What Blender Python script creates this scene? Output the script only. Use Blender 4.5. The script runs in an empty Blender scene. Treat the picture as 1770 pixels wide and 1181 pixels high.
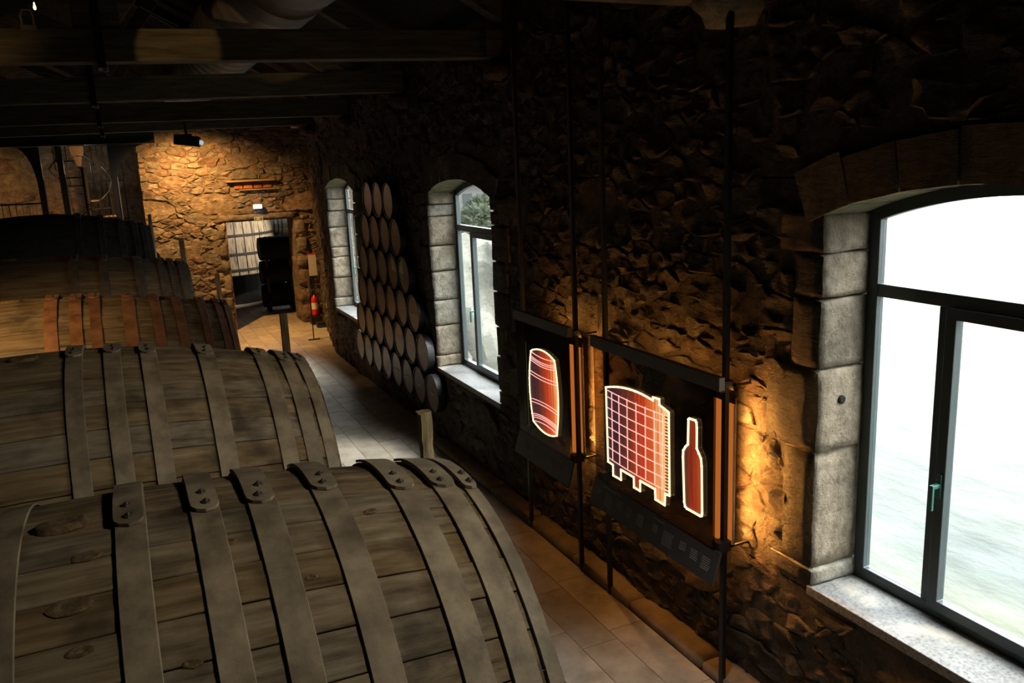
import bpy, bmesh, math, random
from mathutils import Vector, Matrix, noise
PI = math.pi
sc = bpy.context.scene
col = sc.collection

# ---------------------------------------------------------------- camera
F_PX, YAW, PITCH, ROLL = 1441.19, 0.42786343, -0.21558958, -0.04415683
f = Vector((math.sin(YAW) * math.cos(PITCH), math.cos(YAW) * math.cos(PITCH), math.sin(PITCH)))
r = Vector((math.cos(YAW), -math.sin(YAW), 0)); u = r.cross(f)
r2 = r * math.cos(ROLL) + u * math.sin(ROLL); u2 = u * math.cos(ROLL) - r * math.sin(ROLL)
cam_d = bpy.data.cameras.new('camera'); cam = bpy.data.objects.new('camera', cam_d); col.objects.link(cam)
cam.matrix_world = Matrix(((r2.x, u2.x, -f.x, 0), (r2.y, u2.y, -f.y, 0), (r2.z, u2.z, -f.z, 3.4), (0, 0, 0, 1)))
cam_d.sensor_width = 36; cam_d.lens = F_PX / 1770 * 36; cam_d.clip_start = .05; cam_d.clip_end = 2000
sc.camera = cam

# ---------------------------------------------------------------- world: hazy bright sky
w = bpy.data.worlds.new('sky'); sc.world = w; w.use_nodes = True
nt = w.node_tree; nt.nodes.clear()
wo = nt.nodes.new('ShaderNodeOutputWorld'); bg = nt.nodes.new('ShaderNodeBackground')
bg.inputs[0].default_value = (.93, .965, 1.0, 1)
# overcast sky law: three times brighter at the zenith than at the horizon
tcw = nt.nodes.new('ShaderNodeTexCoord'); spw = nt.nodes.new('ShaderNodeSeparateXYZ'); nt.links.new(tcw.outputs['Generated'], spw.inputs[0])
mxw = nt.nodes.new('ShaderNodeMath'); mxw.operation = 'MAXIMUM'; nt.links.new(spw.outputs['Z'], mxw.inputs[0]); mxw.inputs[1].default_value = 0
maw = nt.nodes.new('ShaderNodeMath'); maw.operation = 'MULTIPLY_ADD'; nt.links.new(mxw.outputs[0], maw.inputs[0])
SKY = 8.0
maw.inputs[1].default_value = 2 * SKY; maw.inputs[2].default_value = SKY; nt.links.new(maw.outputs[0], bg.inputs[1])
nt.links.new(bg.outputs[0], wo.inputs[0])
sc.view_settings.view_transform = 'Standard'; sc.view_settings.look = 'None'
sc.view_settings.exposure = 0.0; sc.view_settings.gamma = 1.0; sc.view_settings.use_curve_mapping = False
cy = sc.cycles
cy.use_denoising = True; cy.max_bounces = 7; cy.diffuse_bounces = 4; cy.glossy_bounces = 3
cy.transmission_bounces = 6; cy.transparent_max_bounces = 12; cy.sample_clamp_indirect = 4.0
cy.caustics_reflective = False; cy.caustics_refractive = False

def light(name, kind, loc, power, color, target=None, size=.2, size_y=None, angle=None, blend=.6):
    d = bpy.data.lights.new(name, kind); d.energy = power; d.color = color
    if kind == 'AREA':
        d.shape = 'RECTANGLE' if size_y else 'SQUARE'; d.size = size
        if size_y: d.size_y = size_y
    else: d.shadow_soft_size = size
    if kind == 'SPOT': d.spot_size = math.radians(angle); d.spot_blend = blend
    o = bpy.data.objects.new(name, d); col.objects.link(o); o.location = loc
    if target is not None:
        o.rotation_euler = (Vector(target) - Vector(loc)).to_track_quat('-Z', 'Y').to_euler()
    return o
# hazy sun, high over the river, raking along the wall
sd_ = bpy.data.lights.new('hazy_sun', 'SUN'); sd_.energy = 9.0; sd_.angle = math.radians(16); sd_.color = (1.0, .975, .94)
so_ = bpy.data.objects.new('hazy_sun', sd_); col.objects.link(so_)
so_.rotation_euler = Vector((-.56, .34, -.86)).to_track_quat('-Z', 'Y').to_euler()
WARM = (1.0, .56, .20)
AMBER = (1.0, .43, .09)
# ceiling spots of the hall, and fill lights added for brightness
light('back_wall_spotlight', 'SPOT', (1.38, 17.65, 4.15), 800, (1.0, .52, .16), (1.3, 18.75, 1.4), .05, angle=150, blend=1)
light('barrel_fill_light', 'SPOT', (2.3, 1.2, 4.15), 215, (1.0, .84, .62), (.3, 2.9, 1.9), .18, angle=78, blend=1)  # added fill brightening the nearest barrel, no fixture behind it
light('second_barrel_fill_light', 'SPOT', (2.3, 4.0, 4.15), 75, (1.0, .76, .48), (-.1, 5.2, 2.0), .12, angle=80, blend=1)  # added fill for the second barrel
light('aisle_spotlight', 'SPOT', (2.6, 16.6, 4.1), 380, WARM, (2.75, 17.3, 0), .06, angle=48, blend=.8)
light('aisle_front_fill', 'SPOT', (2.3, 3.3, 4.15), 250, (.98, .93, .86), (2.4, 3.75, 0), .15, angle=36, blend=1)  # added to brighten the floor at the front of the aisle
light('far_left_wall_fill', 'POINT', (-.6, 19.3, 3.6), 11, (1, .85, .65), size=.1)  # added dim fill for the recessed wall
light('far_left_spotlight', 'SPOT', (-2.6, 19.0, 3.9), 90, WARM, (-2.7, 20.4, 2.9), .06, angle=110, blend=.9)
light('barrel_spotlight', 'SPOT', (-2.4, 5.2, 3.9), 620, WARM, (-1.3, 7.3, 2.1), .06, angle=56, blend=1)
light('beam_spotlight', 'SPOT', (-1.3, 3.0, 3.6), 220, WARM, (.56, 7.15, 4.33), .01, angle=7.5, blend=.3)
light('beam_end_spotlight', 'SPOT', (-2.3, 5.3, 3.5), 60, WARM, (-1.0, 7.15, 4.3), .02, angle=26, blend=.9)
# cool daylight of the room beyond the doorway
light('far_room_spot', 'SPOT', (4.2, 20.6, 3.5), 520, (1.0, .88, .70), (2.55, 22.4, 1.75), .1, angle=50, blend=.5)
light('stair_fill', 'POINT', (.45, 17.55, 3.2), 5, (.9, .95, 1.0), size=.06)  # added cool fill to bring out the stair and column edges
light('far_room_floor_light', 'AREA', (3.9, 24.0, 3.2), 14, (.75, .85, 1.0), (2.4, 22.0, 0), .8, .8)

# ---------------------------------------------------------------- helpers
def tag(o, label=None, cat=None, group=None, kind=None):
    if label: o['label'] = label
    if cat: o['category'] = cat
    if group: o['group'] = group
    if kind: o['kind'] = kind
    return o
def empty(name, loc=(0, 0, 0), rz=0, **k):
    o = bpy.data.objects.new(name, None); col.objects.link(o)
    o.location = loc; o.rotation_euler = (0, 0, rz); o.empty_display_size = .1
    return tag(o, **k)
class MB:
    def __init__(s): s.v = []; s.f = []
    def add(s, v, f):
        b = len(s.v); s.v += [tuple(p) for p in v]; s.f += [tuple(b + i for i in q) for q in f]; return s
    def box(s, x0, x1, y0, y1, z0, z1):
        v = [(x, y, z) for x in (x0, x1) for y in (y0, y1) for z in (z0, z1)]
        return s.add(v, [(0, 1, 3, 2), (4, 6, 7, 5), (0, 4, 5, 1), (2, 3, 7, 6), (0, 2, 6, 4), (1, 5, 7, 3)])
    def obox(s, c, ax, ay, az, hx, hy, hz):
        c = Vector(c); ax = Vector(ax).normalized(); ay = Vector(ay).normalized(); az = Vector(az).normalized()
        v = [c + ax * (i * hx) + ay * (j * hy) + az * (k * hz) for i in (-1, 1) for j in (-1, 1) for k in (-1, 1)]
        return s.add(v, [(0, 1, 3, 2), (4, 6, 7, 5), (0, 4, 5, 1), (2, 3, 7, 6), (0, 2, 6, 4), (1, 5, 7, 3)])
    def tube(s, p0, p1, ra, rb=None, n=10, cap=True):
        rb = ra if rb is None else rb
        p0 = Vector(p0); p1 = Vector(p1); d = (p1 - p0).normalized()
        a = d.orthogonal().normalized(); b = d.cross(a)
        v = []
        for p, R in ((p0, ra), (p1, rb)):
            v += [p + a * (R * math.cos(2 * PI * i / n)) + b * (R * math.sin(2 * PI * i / n)) for i in range(n)]
        fs = [(i, (i + 1) % n, n + (i + 1) % n, n + i) for i in range(n)]
        if cap: fs += [tuple(range(n))[::-1], tuple(range(n, 2 * n))]
        return s.add(v, fs)
    def path(s, pts, R, n=8, closed=False):
        m = len(pts); pts = [Vector(p) for p in pts]; v = []
        for i in range(m):
            a = pts[(i - 1) % m] if (closed or i > 0) else pts[i]
            b = pts[(i + 1) % m] if (closed or i < m - 1) else pts[i]
            d = (b - a).normalized(); q = d.cross(Vector((0.31, .2, .93)))
            if q.length < .1: q = d.cross(Vector((1, 0, 0)))
            q.normalize(); t = d.cross(q)
            v += [pts[i] + q * (R * math.cos(2 * PI * j / n)) + t * (R * math.sin(2 * PI * j / n)) for j in range(n)]
        fs = []
        for i in range(m if closed else m - 1):
            for j in range(n):
                a0 = i * n; b0 = ((i + 1) % m) * n
                fs.append((a0 + j, a0 + (j + 1) % n, b0 + (j + 1) % n, b0 + j))
        return s.add(v, fs)
    def prism(s, poly, axis, a0, a1):
        """extrude a 2-D polygon along x ('x': poly=(y,z)), y or z"""
        n = len(poly)
        def P(p, a):
            return (a, p[0], p[1]) if axis == 'x' else (p[0], a, p[1]) if axis == 'y' else (p[0], p[1], a)
        v = [P(p, a0) for p in poly] + [P(p, a1) for p in poly]
        return s.add(v, [tuple(range(n))[::-1], tuple(range(n, 2 * n))] + [(i, (i + 1) % n, n + (i + 1) % n, n + i) for i in range(n)])
    def lathe(s, prof, c, axis='z', n=24):
        """prof=[(r,h)]"""
        c = Vector(c); v = []
        for R, h in prof:
            for i in range(n):
                a = 2 * PI * i / n; p, q = R * math.cos(a), R * math.sin(a)
                v.append(c + (Vector((p, q, h)) if axis == 'z' else Vector((h, p, q)) if axis == 'x' else Vector((p, h, q))))
        fs = []
        for k in range(len(prof) - 1):
            for i in range(n): fs.append((k * n + i, k * n + (i + 1) % n, (k + 1) * n + (i + 1) % n, (k + 1) * n + i))
        fs += [tuple(range(n))[::-1], tuple(range((len(prof) - 1) * n, len(prof) * n))]
        return s.add(v, fs)
    def mesh(s, name, mat=None, smooth=False):
        me = bpy.data.meshes.new(name); me.from_pydata(s.v, [], s.f)
        bm = bmesh.new(); bm.from_mesh(me); bmesh.ops.recalc_face_normals(bm, faces=bm.faces)
        bm.to_mesh(me); bm.free()
        if smooth: me.polygons.foreach_set('use_smooth', [True] * len(me.polygons))
        if mat: me.materials.append(mat)
        me.update(); return me
    def build(s, name, mat, parent=None, smooth=False, loc=None, bevel=0, **k):
        o = bpy.data.objects.new(name, s.mesh(name, mat, smooth)); col.objects.link(o)
        if parent: o.parent = parent
        if loc: o.location = loc
        if bevel:
            m = o.modifiers.new('bevel', 'BEVEL'); m.width = bevel; m.segments = 2; m.limit_method = 'ANGLE'
        return tag(o, **k)
def inst(name, me, parent=None, loc=(0, 0, 0), rot=(0, 0, 0), scale=None, **k):
    o = bpy.data.objects.new(name, me); col.objects.link(o)
    if parent: o.parent = parent
    o.location = loc; o.rotation_euler = rot
    if scale: o.scale = scale
    return tag(o, **k)

# ---------------------------------------------------------------- materials
def new_mat(name):
    m = bpy.data.materials.new(name); m.use_nodes = True
    t = m.node_tree; return m, t, t.nodes['Principled BSDF']
def N(t, typ, **k):
    n = t.nodes.new(typ)
    for a, b in k.items(): setattr(n, a, b)
    return n
def plain(name, c, rough=.6, metal=0, emit=None, es=0):
    m, t, p = new_mat(name); p.inputs['Base Color'].default_value = (*c, 1); p.inputs['Roughness'].default_value = rough
    p.inputs['Metallic'].default_value = metal
    if emit: p.inputs['Emission Color'].default_value = (*emit, 1); p.inputs['Emission Strength'].default_value = es
    return m
def textured(name, stops, scale=(6, 6, 6), detail=8, rough=(.75, .95), bump=.4, bscale=None, bdist=.01, vary=.5,
             metal=0, coords='Object', stain=None, island=False, hue=0, spec=.3):
    """noise coloured material; per-object (and per-island) brightness variation"""
    m, t, p = new_mat(name); L = t.links.new
    tc = N(t, 'ShaderNodeTexCoord'); mp = N(t, 'ShaderNodeMapping'); L(tc.outputs[coords], mp.inputs[0])
    mp.inputs['Scale'].default_value = scale
    oi = N(t, 'ShaderNodeObjectInfo')
    rnd = oi.outputs['Random']
    if island:
        g = N(t, 'ShaderNodeNewGeometry'); ad = N(t, 'ShaderNodeMath', operation='ADD'); L(rnd, ad.inputs[0]); L(g.outputs['Random Per Island'], ad.inputs[1])
        fr = N(t, 'ShaderNodeMath', operation='FRACT'); L(ad.outputs[0], fr.inputs[0]); rnd = fr.outputs[0]
    off = N(t, 'ShaderNodeMath', operation='MULTIPLY'); L(rnd, off.inputs[0]); off.inputs[1].default_value = 40
    va = N(t, 'ShaderNodeVectorMath', operation='ADD'); L(mp.outputs[0], va.inputs[0]); L(off.outputs[0], va.inputs[1])
    ns = N(t, 'ShaderNodeTexNoise'); ns.inputs['Scale'].default_value = 1; ns.inputs['Detail'].default_value = detail; ns.inputs['Roughness'].default_value = .62
    L(va.outputs[0], ns.inputs['Vector'])
    cr = N(t, 'ShaderNodeValToRGB'); el = cr.color_ramp.elements
    while len(el) < len(stops): el.new(.5)
    for e, (pos, c) in zip(el, stops): e.position = pos; e.color = (*c, 1)
    L(ns.outputs[0], cr.inputs[0])
    hs = N(t, 'ShaderNodeHueSaturation'); L(cr.outputs[0], hs.inputs['Color'])
    mr = N(t, 'ShaderNodeMapRange'); L(rnd, mr.inputs[0]); mr.inputs[3].default_value = 1 - vary; mr.inputs[4].default_value = 1 + vary
    L(mr.outputs[0], hs.inputs['Value'])
    if hue:
        m2 = N(t, 'ShaderNodeMath', operation='MULTIPLY'); L(rnd, m2.inputs[0]); m2.inputs[1].default_value = 7.31
        f2 = N(t, 'ShaderNodeMath', operation='FRACT'); L(m2.outputs[0], f2.inputs[0])
        m3 = N(t, 'ShaderNodeMapRange'); L(f2.outputs[0], m3.inputs[0]); m3.inputs[3].default_value = .5 - hue; m3.inputs[4].default_value = .5 + hue
        L(m3.outputs[0], hs.inputs['Hue'])
        m4 = N(t, 'ShaderNodeMapRange'); L(f2.outputs[0], m4.inputs[0]); m4.inputs[3].default_value = 1.25; m4.inputs[4].default_value = .7
        L(m4.outputs[0], hs.inputs['Saturation'])
    out = hs.outputs[0]
    if stain:
        sn = N(t, 'ShaderNodeTexNoise'); sn.inputs['Scale'].default_value = stain[0]; sn.inputs['Detail'].default_value = 5
        gp = N(t, 'ShaderNodeNewGeometry'); L(gp.outputs['Position'], sn.inputs['Vector'])
        sr = N(t, 'ShaderNodeMapRange'); L(sn.outputs[0], sr.inputs[0]); sr.inputs[1].default_value = stain[1]; sr.inputs[2].default_value = stain[2]
        mx = N(t, 'ShaderNodeMix', data_type='RGBA'); L(sr.outputs[0], mx.inputs['Factor']); L(out, mx.inputs['A']); mx.inputs['B'].default_value = (*stain[3], 1)
        out = mx.outputs['Result']
    L(out, p.inputs['Base Color'])
    rr = N(t, 'ShaderNodeMapRange'); L(ns.outputs[0], rr.inputs[0]); rr.inputs[3].default_value = rough[0]; rr.inputs[4].default_value = rough[1]
    L(rr.outputs[0], p.inputs['Roughness']); p.inputs['Metallic'].default_value = metal; p.inputs['Specular IOR Level'].default_value = spec
    if bump:
        bn = N(t, 'ShaderNodeTexNoise'); bn.inputs['Detail'].default_value = 9; bn.inputs['Roughness'].default_value = .68; bn.inputs['Scale'].default_value = 1
        mb = N(t, 'ShaderNodeMapping'); L(tc.outputs[coords], mb.inputs[0]); bs = bscale or scale; mb.inputs['Scale'].default_value = bs
        vb = N(t, 'ShaderNodeVectorMath', operation='ADD'); L(mb.outputs[0], vb.inputs[0]); L(off.outputs[0], vb.inputs[1])
        L(vb.outputs[0], bn.inputs['Vector'])
        bp = N(t, 'ShaderNodeBump'); bp.inputs['Strength'].default_value = bump; bp.inputs['Distance'].default_value = bdist
        L(bn.outputs[0], bp.inputs['Height']); L(bp.outputs[0], p.inputs['Normal'])
    return m
M = {}
M['stone'] = textured('wall_rubble_stone', [(.25, (.07, .05, .035)), (.45, (.17, .13, .09)), (.62, (.26, .20, .14)), (.8, (.36, .29, .21))],
                      (9, 9, 9), rough=(.8, .98), bump=1.0, bscale=(8, 12, 20), bdist=.07, vary=.35, hue=.02, island=True, spec=.2)
M['stone_back'] = M['stone']
M['stone'] = textured('shaded_rubble_stone', [(.25, (.035, .026, .02)), (.45, (.085, .066, .048)), (.62, (.135, .105, .076)), (.8, (.20, .16, .12))],
                      (9, 9, 9), rough=(.8, .98), bump=1.0, bscale=(12, 8, 22), bdist=.09, vary=.35, hue=.015, island=True, spec=.2)  # darker copy of the rubble stone; this wall's dimness is put into the colour
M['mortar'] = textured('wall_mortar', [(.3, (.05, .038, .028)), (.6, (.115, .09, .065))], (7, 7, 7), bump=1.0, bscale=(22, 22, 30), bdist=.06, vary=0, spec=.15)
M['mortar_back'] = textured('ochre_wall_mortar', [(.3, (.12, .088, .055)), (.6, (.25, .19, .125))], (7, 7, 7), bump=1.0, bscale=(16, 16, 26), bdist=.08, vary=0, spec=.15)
M['granite'] = textured('dressed_granite', [(.3, (.13, .108, .078)), (.5, (.235, .20, .15)), (.7, (.33, .285, .215))],
                        (14, 14, 14), rough=(.8, .95), bump=.9, bscale=(40, 40, 40), bdist=.02, vary=.14, hue=.012, spec=.2,
                        stain=(3.0, .55, .85, (.17, .13, .08)))
M['arch'] = textured('lime_washed_arch_stone', [(.3, (.12, .11, .075)), (.6, (.24, .22, .15))], (9, 9, 9), bump=.6, bscale=(30, 30, 30), bdist=.01, vary=.1, spec=.2)
M['sill'] = textured('pale_granite_sill', [(.35, (.08, .077, .075)), (.5, (.15, .145, .14)), (.65, (.19, .183, .178))], (60, 60, 60), detail=4,
                     rough=(.45, .7), bump=.15, bdist=.003, vary=.03, stain=(2.5, .55, .75, (.42, .36, .28)))
M['tile'] = textured('limestone_floor_tile', [(.3, (.26, .21, .16)), (.5, (.38, .32, .25)), (.7, (.47, .40, .32))], (5, 5, 5), rough=(.38, .6),
                     bump=.25, bscale=(18, 18, 18), bdist=.004, vary=.16, spec=.4)
M['floor'] = textured('floor_grout', [(.3, (.06, .045, .03)), (.7, (.11, .085, .06))], (6, 6, 6), bump=.3, vary=0)
M['curb'] = textured('curb_stone', [(.3, (.16, .12, .08)), (.7, (.28, .21, .14))], (7, 7, 7), bump=.7, bscale=(20, 20, 20), bdist=.01, vary=.1)
M['stave'] = textured('aged_oak_stave', [(.28, (.05, .038, .022)), (.45, (.125, .098, .06)), (.6, (.18, .147, .096)), (.78, (.26, .22, .155))],
                      (2.2, 26, 26), rough=(.8, .96), bump=1.0, bscale=(3.5, 60, 60), bdist=.008, vary=.09, hue=.006, spec=.2,
                      stain=(4.5, .50, .72, (.035, .026, .017)))
M['hoop'] = textured('dusty_iron_hoop', [(.28, (.065, .053, .036)), (.5, (.155, .13, .09)), (.75, (.25, .21, .15))], (7, 7, 7),
                     rough=(.6, .85), bump=.5, bscale=(22, 22, 22), bdist=.004, vary=.1, metal=.15, spec=.35, stain=(5, .5, .8, (.055, .042, .028)))
M['rust'] = textured('rusty_iron_hoop', [(.28, (.06, .028, .014)), (.5, (.17, .08, .04)), (.75, (.24, .13, .07))], (7, 7, 7),
                     rough=(.7, .9), bump=.5, bscale=(22, 22, 22), bdist=.004, vary=.15, metal=.1)
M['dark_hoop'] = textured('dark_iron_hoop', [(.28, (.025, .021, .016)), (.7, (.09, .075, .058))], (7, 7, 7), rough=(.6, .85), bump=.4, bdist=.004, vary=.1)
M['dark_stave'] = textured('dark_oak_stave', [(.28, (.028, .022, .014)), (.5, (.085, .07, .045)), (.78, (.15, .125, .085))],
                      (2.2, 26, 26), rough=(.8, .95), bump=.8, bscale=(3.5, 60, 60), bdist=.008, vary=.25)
M['rivet'] = plain('iron_rivet', (.03, .022, .016), .6, .3)
M['bung'] = textured('bung_wood', [(.3, (.05, .035, .018)), (.6, (.17, .12, .06))], (30, 30, 30), bump=1, bscale=(40, 90, 40), bdist=.02, vary=0)
M['beam'] = textured('old_roof_beam', [(.3, (.035, .033, .024)), (.55, (.10, .092, .066)), (.8, (.165, .15, .108))], (3, 30, 30), bump=.7, bscale=(4, 50, 50), bdist=.006, vary=.1)
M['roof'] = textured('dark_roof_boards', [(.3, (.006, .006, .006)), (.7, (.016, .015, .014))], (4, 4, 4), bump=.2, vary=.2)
M['iron'] = plain('black_iron', (.012, .013, .015), .5, .6)
M['steel'] = plain('grey_painted_steel', (.02, .024, .026), .45, .4)
M['black'] = plain('matt_black_metal', (.012, .012, .013), .55, .2)
M['duct'] = plain('galvanised_duct', (.20, .19, .18), .5, .35)
M['frame'] = textured('slate_green_window_paint', [(.3, (.030, .040, .042)), (.7, (.042, .055, .057))], (3, 3, 3), rough=(.3, .45), bump=.05, vary=0, spec=.5)
M['handle'] = plain('green_window_handle', (.04, .13, .10), .3, .3)
M['post'] = textured('weathered_post_wood', [(.3, (.07, .05, .025)), (.5, (.22, .17, .09)), (.75, (.42, .35, .21))], (30, 30, 3), bump=1, bscale=(60, 60, 6), bdist=.01, vary=.2)
M['disc'] = textured('stained_cask_head_print', [(.3, (.075, .053, .042)), (.7, (.115, .085, .07))], (3, 14, 3), rough=(.32, .42), bump=.1, vary=.1, spec=.5)
M['discrim'] = plain('black_disc_rim', (.012, .01, .009), .5)
M['disctext'] = plain('pale_disc_lettering', (.42, .38, .34), .6)
M['discyellow'] = plain('pale_yellow_patch', (.38, .36, .16), .5)
M['board'] = plain('dark_sign_board', (.035, .030, .032), .5)
M['boardtext'] = plain('grey_sign_lettering', (.17, .155, .15), .6)
M['headerboard'] = plain('brown_header_board', (.045, .036, .03), .5)
M['edge'] = plain('grey_sheet_edge', (.30, .26, .22), .4)
M['white'] = plain('white_card', (.7, .66, .6), .6)
M['red'] = plain('red_extinguisher_paint', (.62, .02, .015), .3)
M['blue'] = plain('blue_plastic', (.02, .05, .14), .5)
M['terracotta'] = plain('terracotta_lamp_shade', (.42, .17, .05), .6, emit=(1, .42, .12), es=.12)
M['ledge'] = textured('timber_ledge', [(.3, (.16, .10, .05)), (.7, (.34, .24, .13))], (4, 20, 20), vary=.1)
M['brick'] = textured('red_clay_brick', [(.3, (.22, .07, .03)), (.7, (.36, .13, .06))], (14, 14, 14), vary=.2)
M['lamp'] = plain('emergency_lamp_glow', (.8, .85, .9), .5, emit=(.85, .95, 1.0), es=6)
M['bulb'] = plain('bulb_glow', (1, .8, .5), .5, emit=(1, .75, .4), es=2.5)
M['lens'] = plain('projector_lens_glow', (.6, .7, .9), .2, emit=(.6, .8, 1), es=.6)
M['exit'] = plain('exit_sign_plate', (.10, .12, .05), .5, emit=(.5, .5, .2), es=.04)
M['exitmark'] = plain('exit_sign_mark', (.6, .6, .4), .5, emit=(.8, .75, .4), es=.16)
M['neon'] = plain('warm_light_line', (1, .9, .6), .4, emit=(1.0, .80, .42), es=1.7)
M['pink'] = plain('pink_light_line', (1, .5, .5), .4, emit=(1.0, .50, .42), es=1.15)
M['led'] = plain('amber_led_strip', (1, .6, .2), .4, emit=AMBER, es=2.0)
M['vat'] = textured('pale_vat_stave', [(.34, (.07, .06, .05)), (.47, (.42, .34, .25)), (.7, (.64, .53, .40))], (24, 24, 1.6), rough=(.6, .9), bump=.4, vary=.12)
M['vathoop'] = plain('grey_vat_hoop', (.07, .065, .06), .6, .3)
M['cask'] = textured('black_cask_wood', [(.3, (.004, .004, .005)), (.7, (.012, .012, .013))], (4, 20, 20), vary=.2)
M['rock'] = textured('pale_river_rock', [(.3, (.03, .03, .026)), (.45, (.09, .086, .07)), (.7, (.19, .18, .155))], (.35, .35, .35), bump=.6, bscale=(.9, .9, .9), bdist=.4, vary=.15)
M['hill'] = textured('green_hillside', [(.3, (.010, .016, .006)), (.5, (.024, .032, .012)), (.75, (.05, .052, .03))], (.22, .22, .22), bump=.8, bscale=(.7, .7, .7), bdist=.6, vary=0)
M['leaf'] = textured('shrub_leaves', [(.3, (.005, .010, .004)), (.7, (.018, .026, .010))], (1.2, 1.2, 1.2), bump=.6, vary=.3)
M['housewall'] = plain('white_house_wall', (.06, .058, .055), .8)
M['roofslate'] = plain('pale_house_roof', (.045, .045, .048), .7)
M['tileband'] = plain('terracotta_roof_edge', (.05, .022, .014), .8)
M['dark'] = plain('house_window_dark', (.012, .015, .018), .2)

def water():
    m, t, p = new_mat('river_water'); L = t.links.new
    tc = N(t, 'ShaderNodeTexCoord'); mp = N(t, 'ShaderNodeMapping'); L(tc.outputs['Object'], mp.inputs[0]); mp.inputs['Scale'].default_value = (.9, .4, 1); mp.inputs['Rotation'].default_value = (0, 0, .5)
    n1 = N(t, 'ShaderNodeTexNoise'); n1.inputs['Scale'].default_value = .8; n1.inputs['Detail'].default_value = 8; n1.inputs['Roughness'].default_value = .6; L(mp.outputs[0], n1.inputs['Vector'])
    n2 = N(t, 'ShaderNodeTexNoise'); n2.inputs['Scale'].default_value = .06; n2.inputs['Detail'].default_value = 3; L(mp.outputs[0], n2.inputs['Vector'])
    cr = N(t, 'ShaderNodeValToRGB'); cr.color_ramp.elements[0].position = .42; cr.color_ramp.elements[0].color = (.040, .044, .041, 1)
    cr.color_ramp.elements[1].position = .62; cr.color_ramp.elements[1].color = (.062, .060, .032, 1)
    L(n2.outputs[0], cr.inputs[0]); hv = N(t, 'ShaderNodeHueSaturation'); L(cr.outputs[0], hv.inputs['Color']); rr_ = N(t, 'ShaderNodeMapRange'); L(n1.outputs[0], rr_.inputs[0]); rr_.inputs[1].default_value = .3; rr_.inputs[2].default_value = .7; rr_.inputs[3].default_value = .7; rr_.inputs[4].default_value = 1.35; L(rr_.outputs[0], hv.inputs['Value'])
    L(hv.outputs[0], p.inputs['Base Color'])
    p.inputs['Roughness'].default_value = .25; p.inputs['Specular IOR Level'].default_value = .05; p.inputs['IOR'].default_value = 1.33
    bp = N(t, 'ShaderNodeBump'); bp.inputs['Strength'].default_value = .55; bp.inputs['Distance'].default_value = .35; L(n1.outputs[0], bp.inputs['Height']); L(bp.outputs[0], p.inputs['Normal'])
    return m
M['water'] = water()
def thin_glass(name, tint, gloss=.06, refl_rough=.02):
    m, t, p = new_mat(name); t.nodes.remove(p); L = t.links.new; o = t.nodes['Material Output']
    tr = N(t, 'ShaderNodeBsdfTransparent'); tr.inputs[0].default_value = (*tint, 1)
    gl = N(t, 'ShaderNodeBsdfGlossy'); gl.inputs['Roughness'].default_value = refl_rough; gl.inputs[0].default_value = (.9, .9, .9, 1)
    lw = N(t, 'ShaderNodeLayerWeight'); lw.inputs[0].default_value = .25
    mr = N(t, 'ShaderNodeMapRange'); L(lw.outputs['Fresnel'], mr.inputs[0]); mr.inputs[3].default_value = gloss * .3; mr.inputs[4].default_value = gloss * 4
    mx = N(t, 'ShaderNodeMixShader'); L(mr.outputs[0], mx.inputs[0]); L(tr.outputs[0], mx.inputs[1]); L(gl.outputs[0], mx.inputs[2]); L(mx.outputs[0], o.inputs[0])
    return m
M['glass'] = thin_glass('window_glass', (.93, .96, .95), .08)
M['smoke'] = thin_glass('smoked_acrylic', (.44, .38, .31), .03, .10)
def wood_print(name, strength, ybright, ydark):
    """backlit red wood print: colour runs from purple-black at the far end to orange at the near end"""
    m, t, p = new_mat(name); L = t.links.new
    tc = N(t, 'ShaderNodeTexCoord'); sp = N(t, 'ShaderNodeSeparateXYZ'); L(tc.outputs['Object'], sp.inputs[0])
    mr = N(t, 'ShaderNodeMapRange'); L(sp.outputs['Y'], mr.inputs[0]); mr.inputs[1].default_value = ydark; mr.inputs[2].default_value = ybright
    mp = N(t, 'ShaderNodeMapping'); L(tc.outputs['Object'], mp.inputs[0]); mp.inputs['Scale'].default_value = (1, 26, 1.2)
    ns = N(t, 'ShaderNodeTexNoise'); ns.inputs['Scale'].default_value = 1.6; ns.inputs['Detail'].default_value = 6; L(mp.outputs[0], ns.inputs['Vector'])
    ad = N(t, 'ShaderNodeMath', operation='MULTIPLY_ADD'); L(ns.outputs[0], ad.inputs[0]); ad.inputs[1].default_value = .55; L(mr.outputs[0], ad.inputs[2])
    sb = N(t, 'ShaderNodeMath', operation='SUBTRACT'); L(ad.outputs[0], sb.inputs[0]); sb.inputs[1].default_value = .27
    cr = N(t, 'ShaderNodeValToRGB'); el = cr.color_ramp.elements
    for _ in range(4): el.new(.5)
    for e, (a, c) in zip(el, [(0, (.018, .006, .02)), (.22, (.06, .012, .018)), (.38, (.14, .025, .010)), (.6, (.46, .035, .010)), (.8, (.66, .11, .02)), (1, (1.0, .52, .2))]): e.position = a; e.color = (*c, 1)
    L(sb.outputs[0], cr.inputs[0])
    p.inputs['Base Color'].default_value = (.03, .01, .01, 1); L(cr.outputs[0], p.inputs['Emission Color']); p.inputs['Emission Strength'].default_value = strength
    return m

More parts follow.
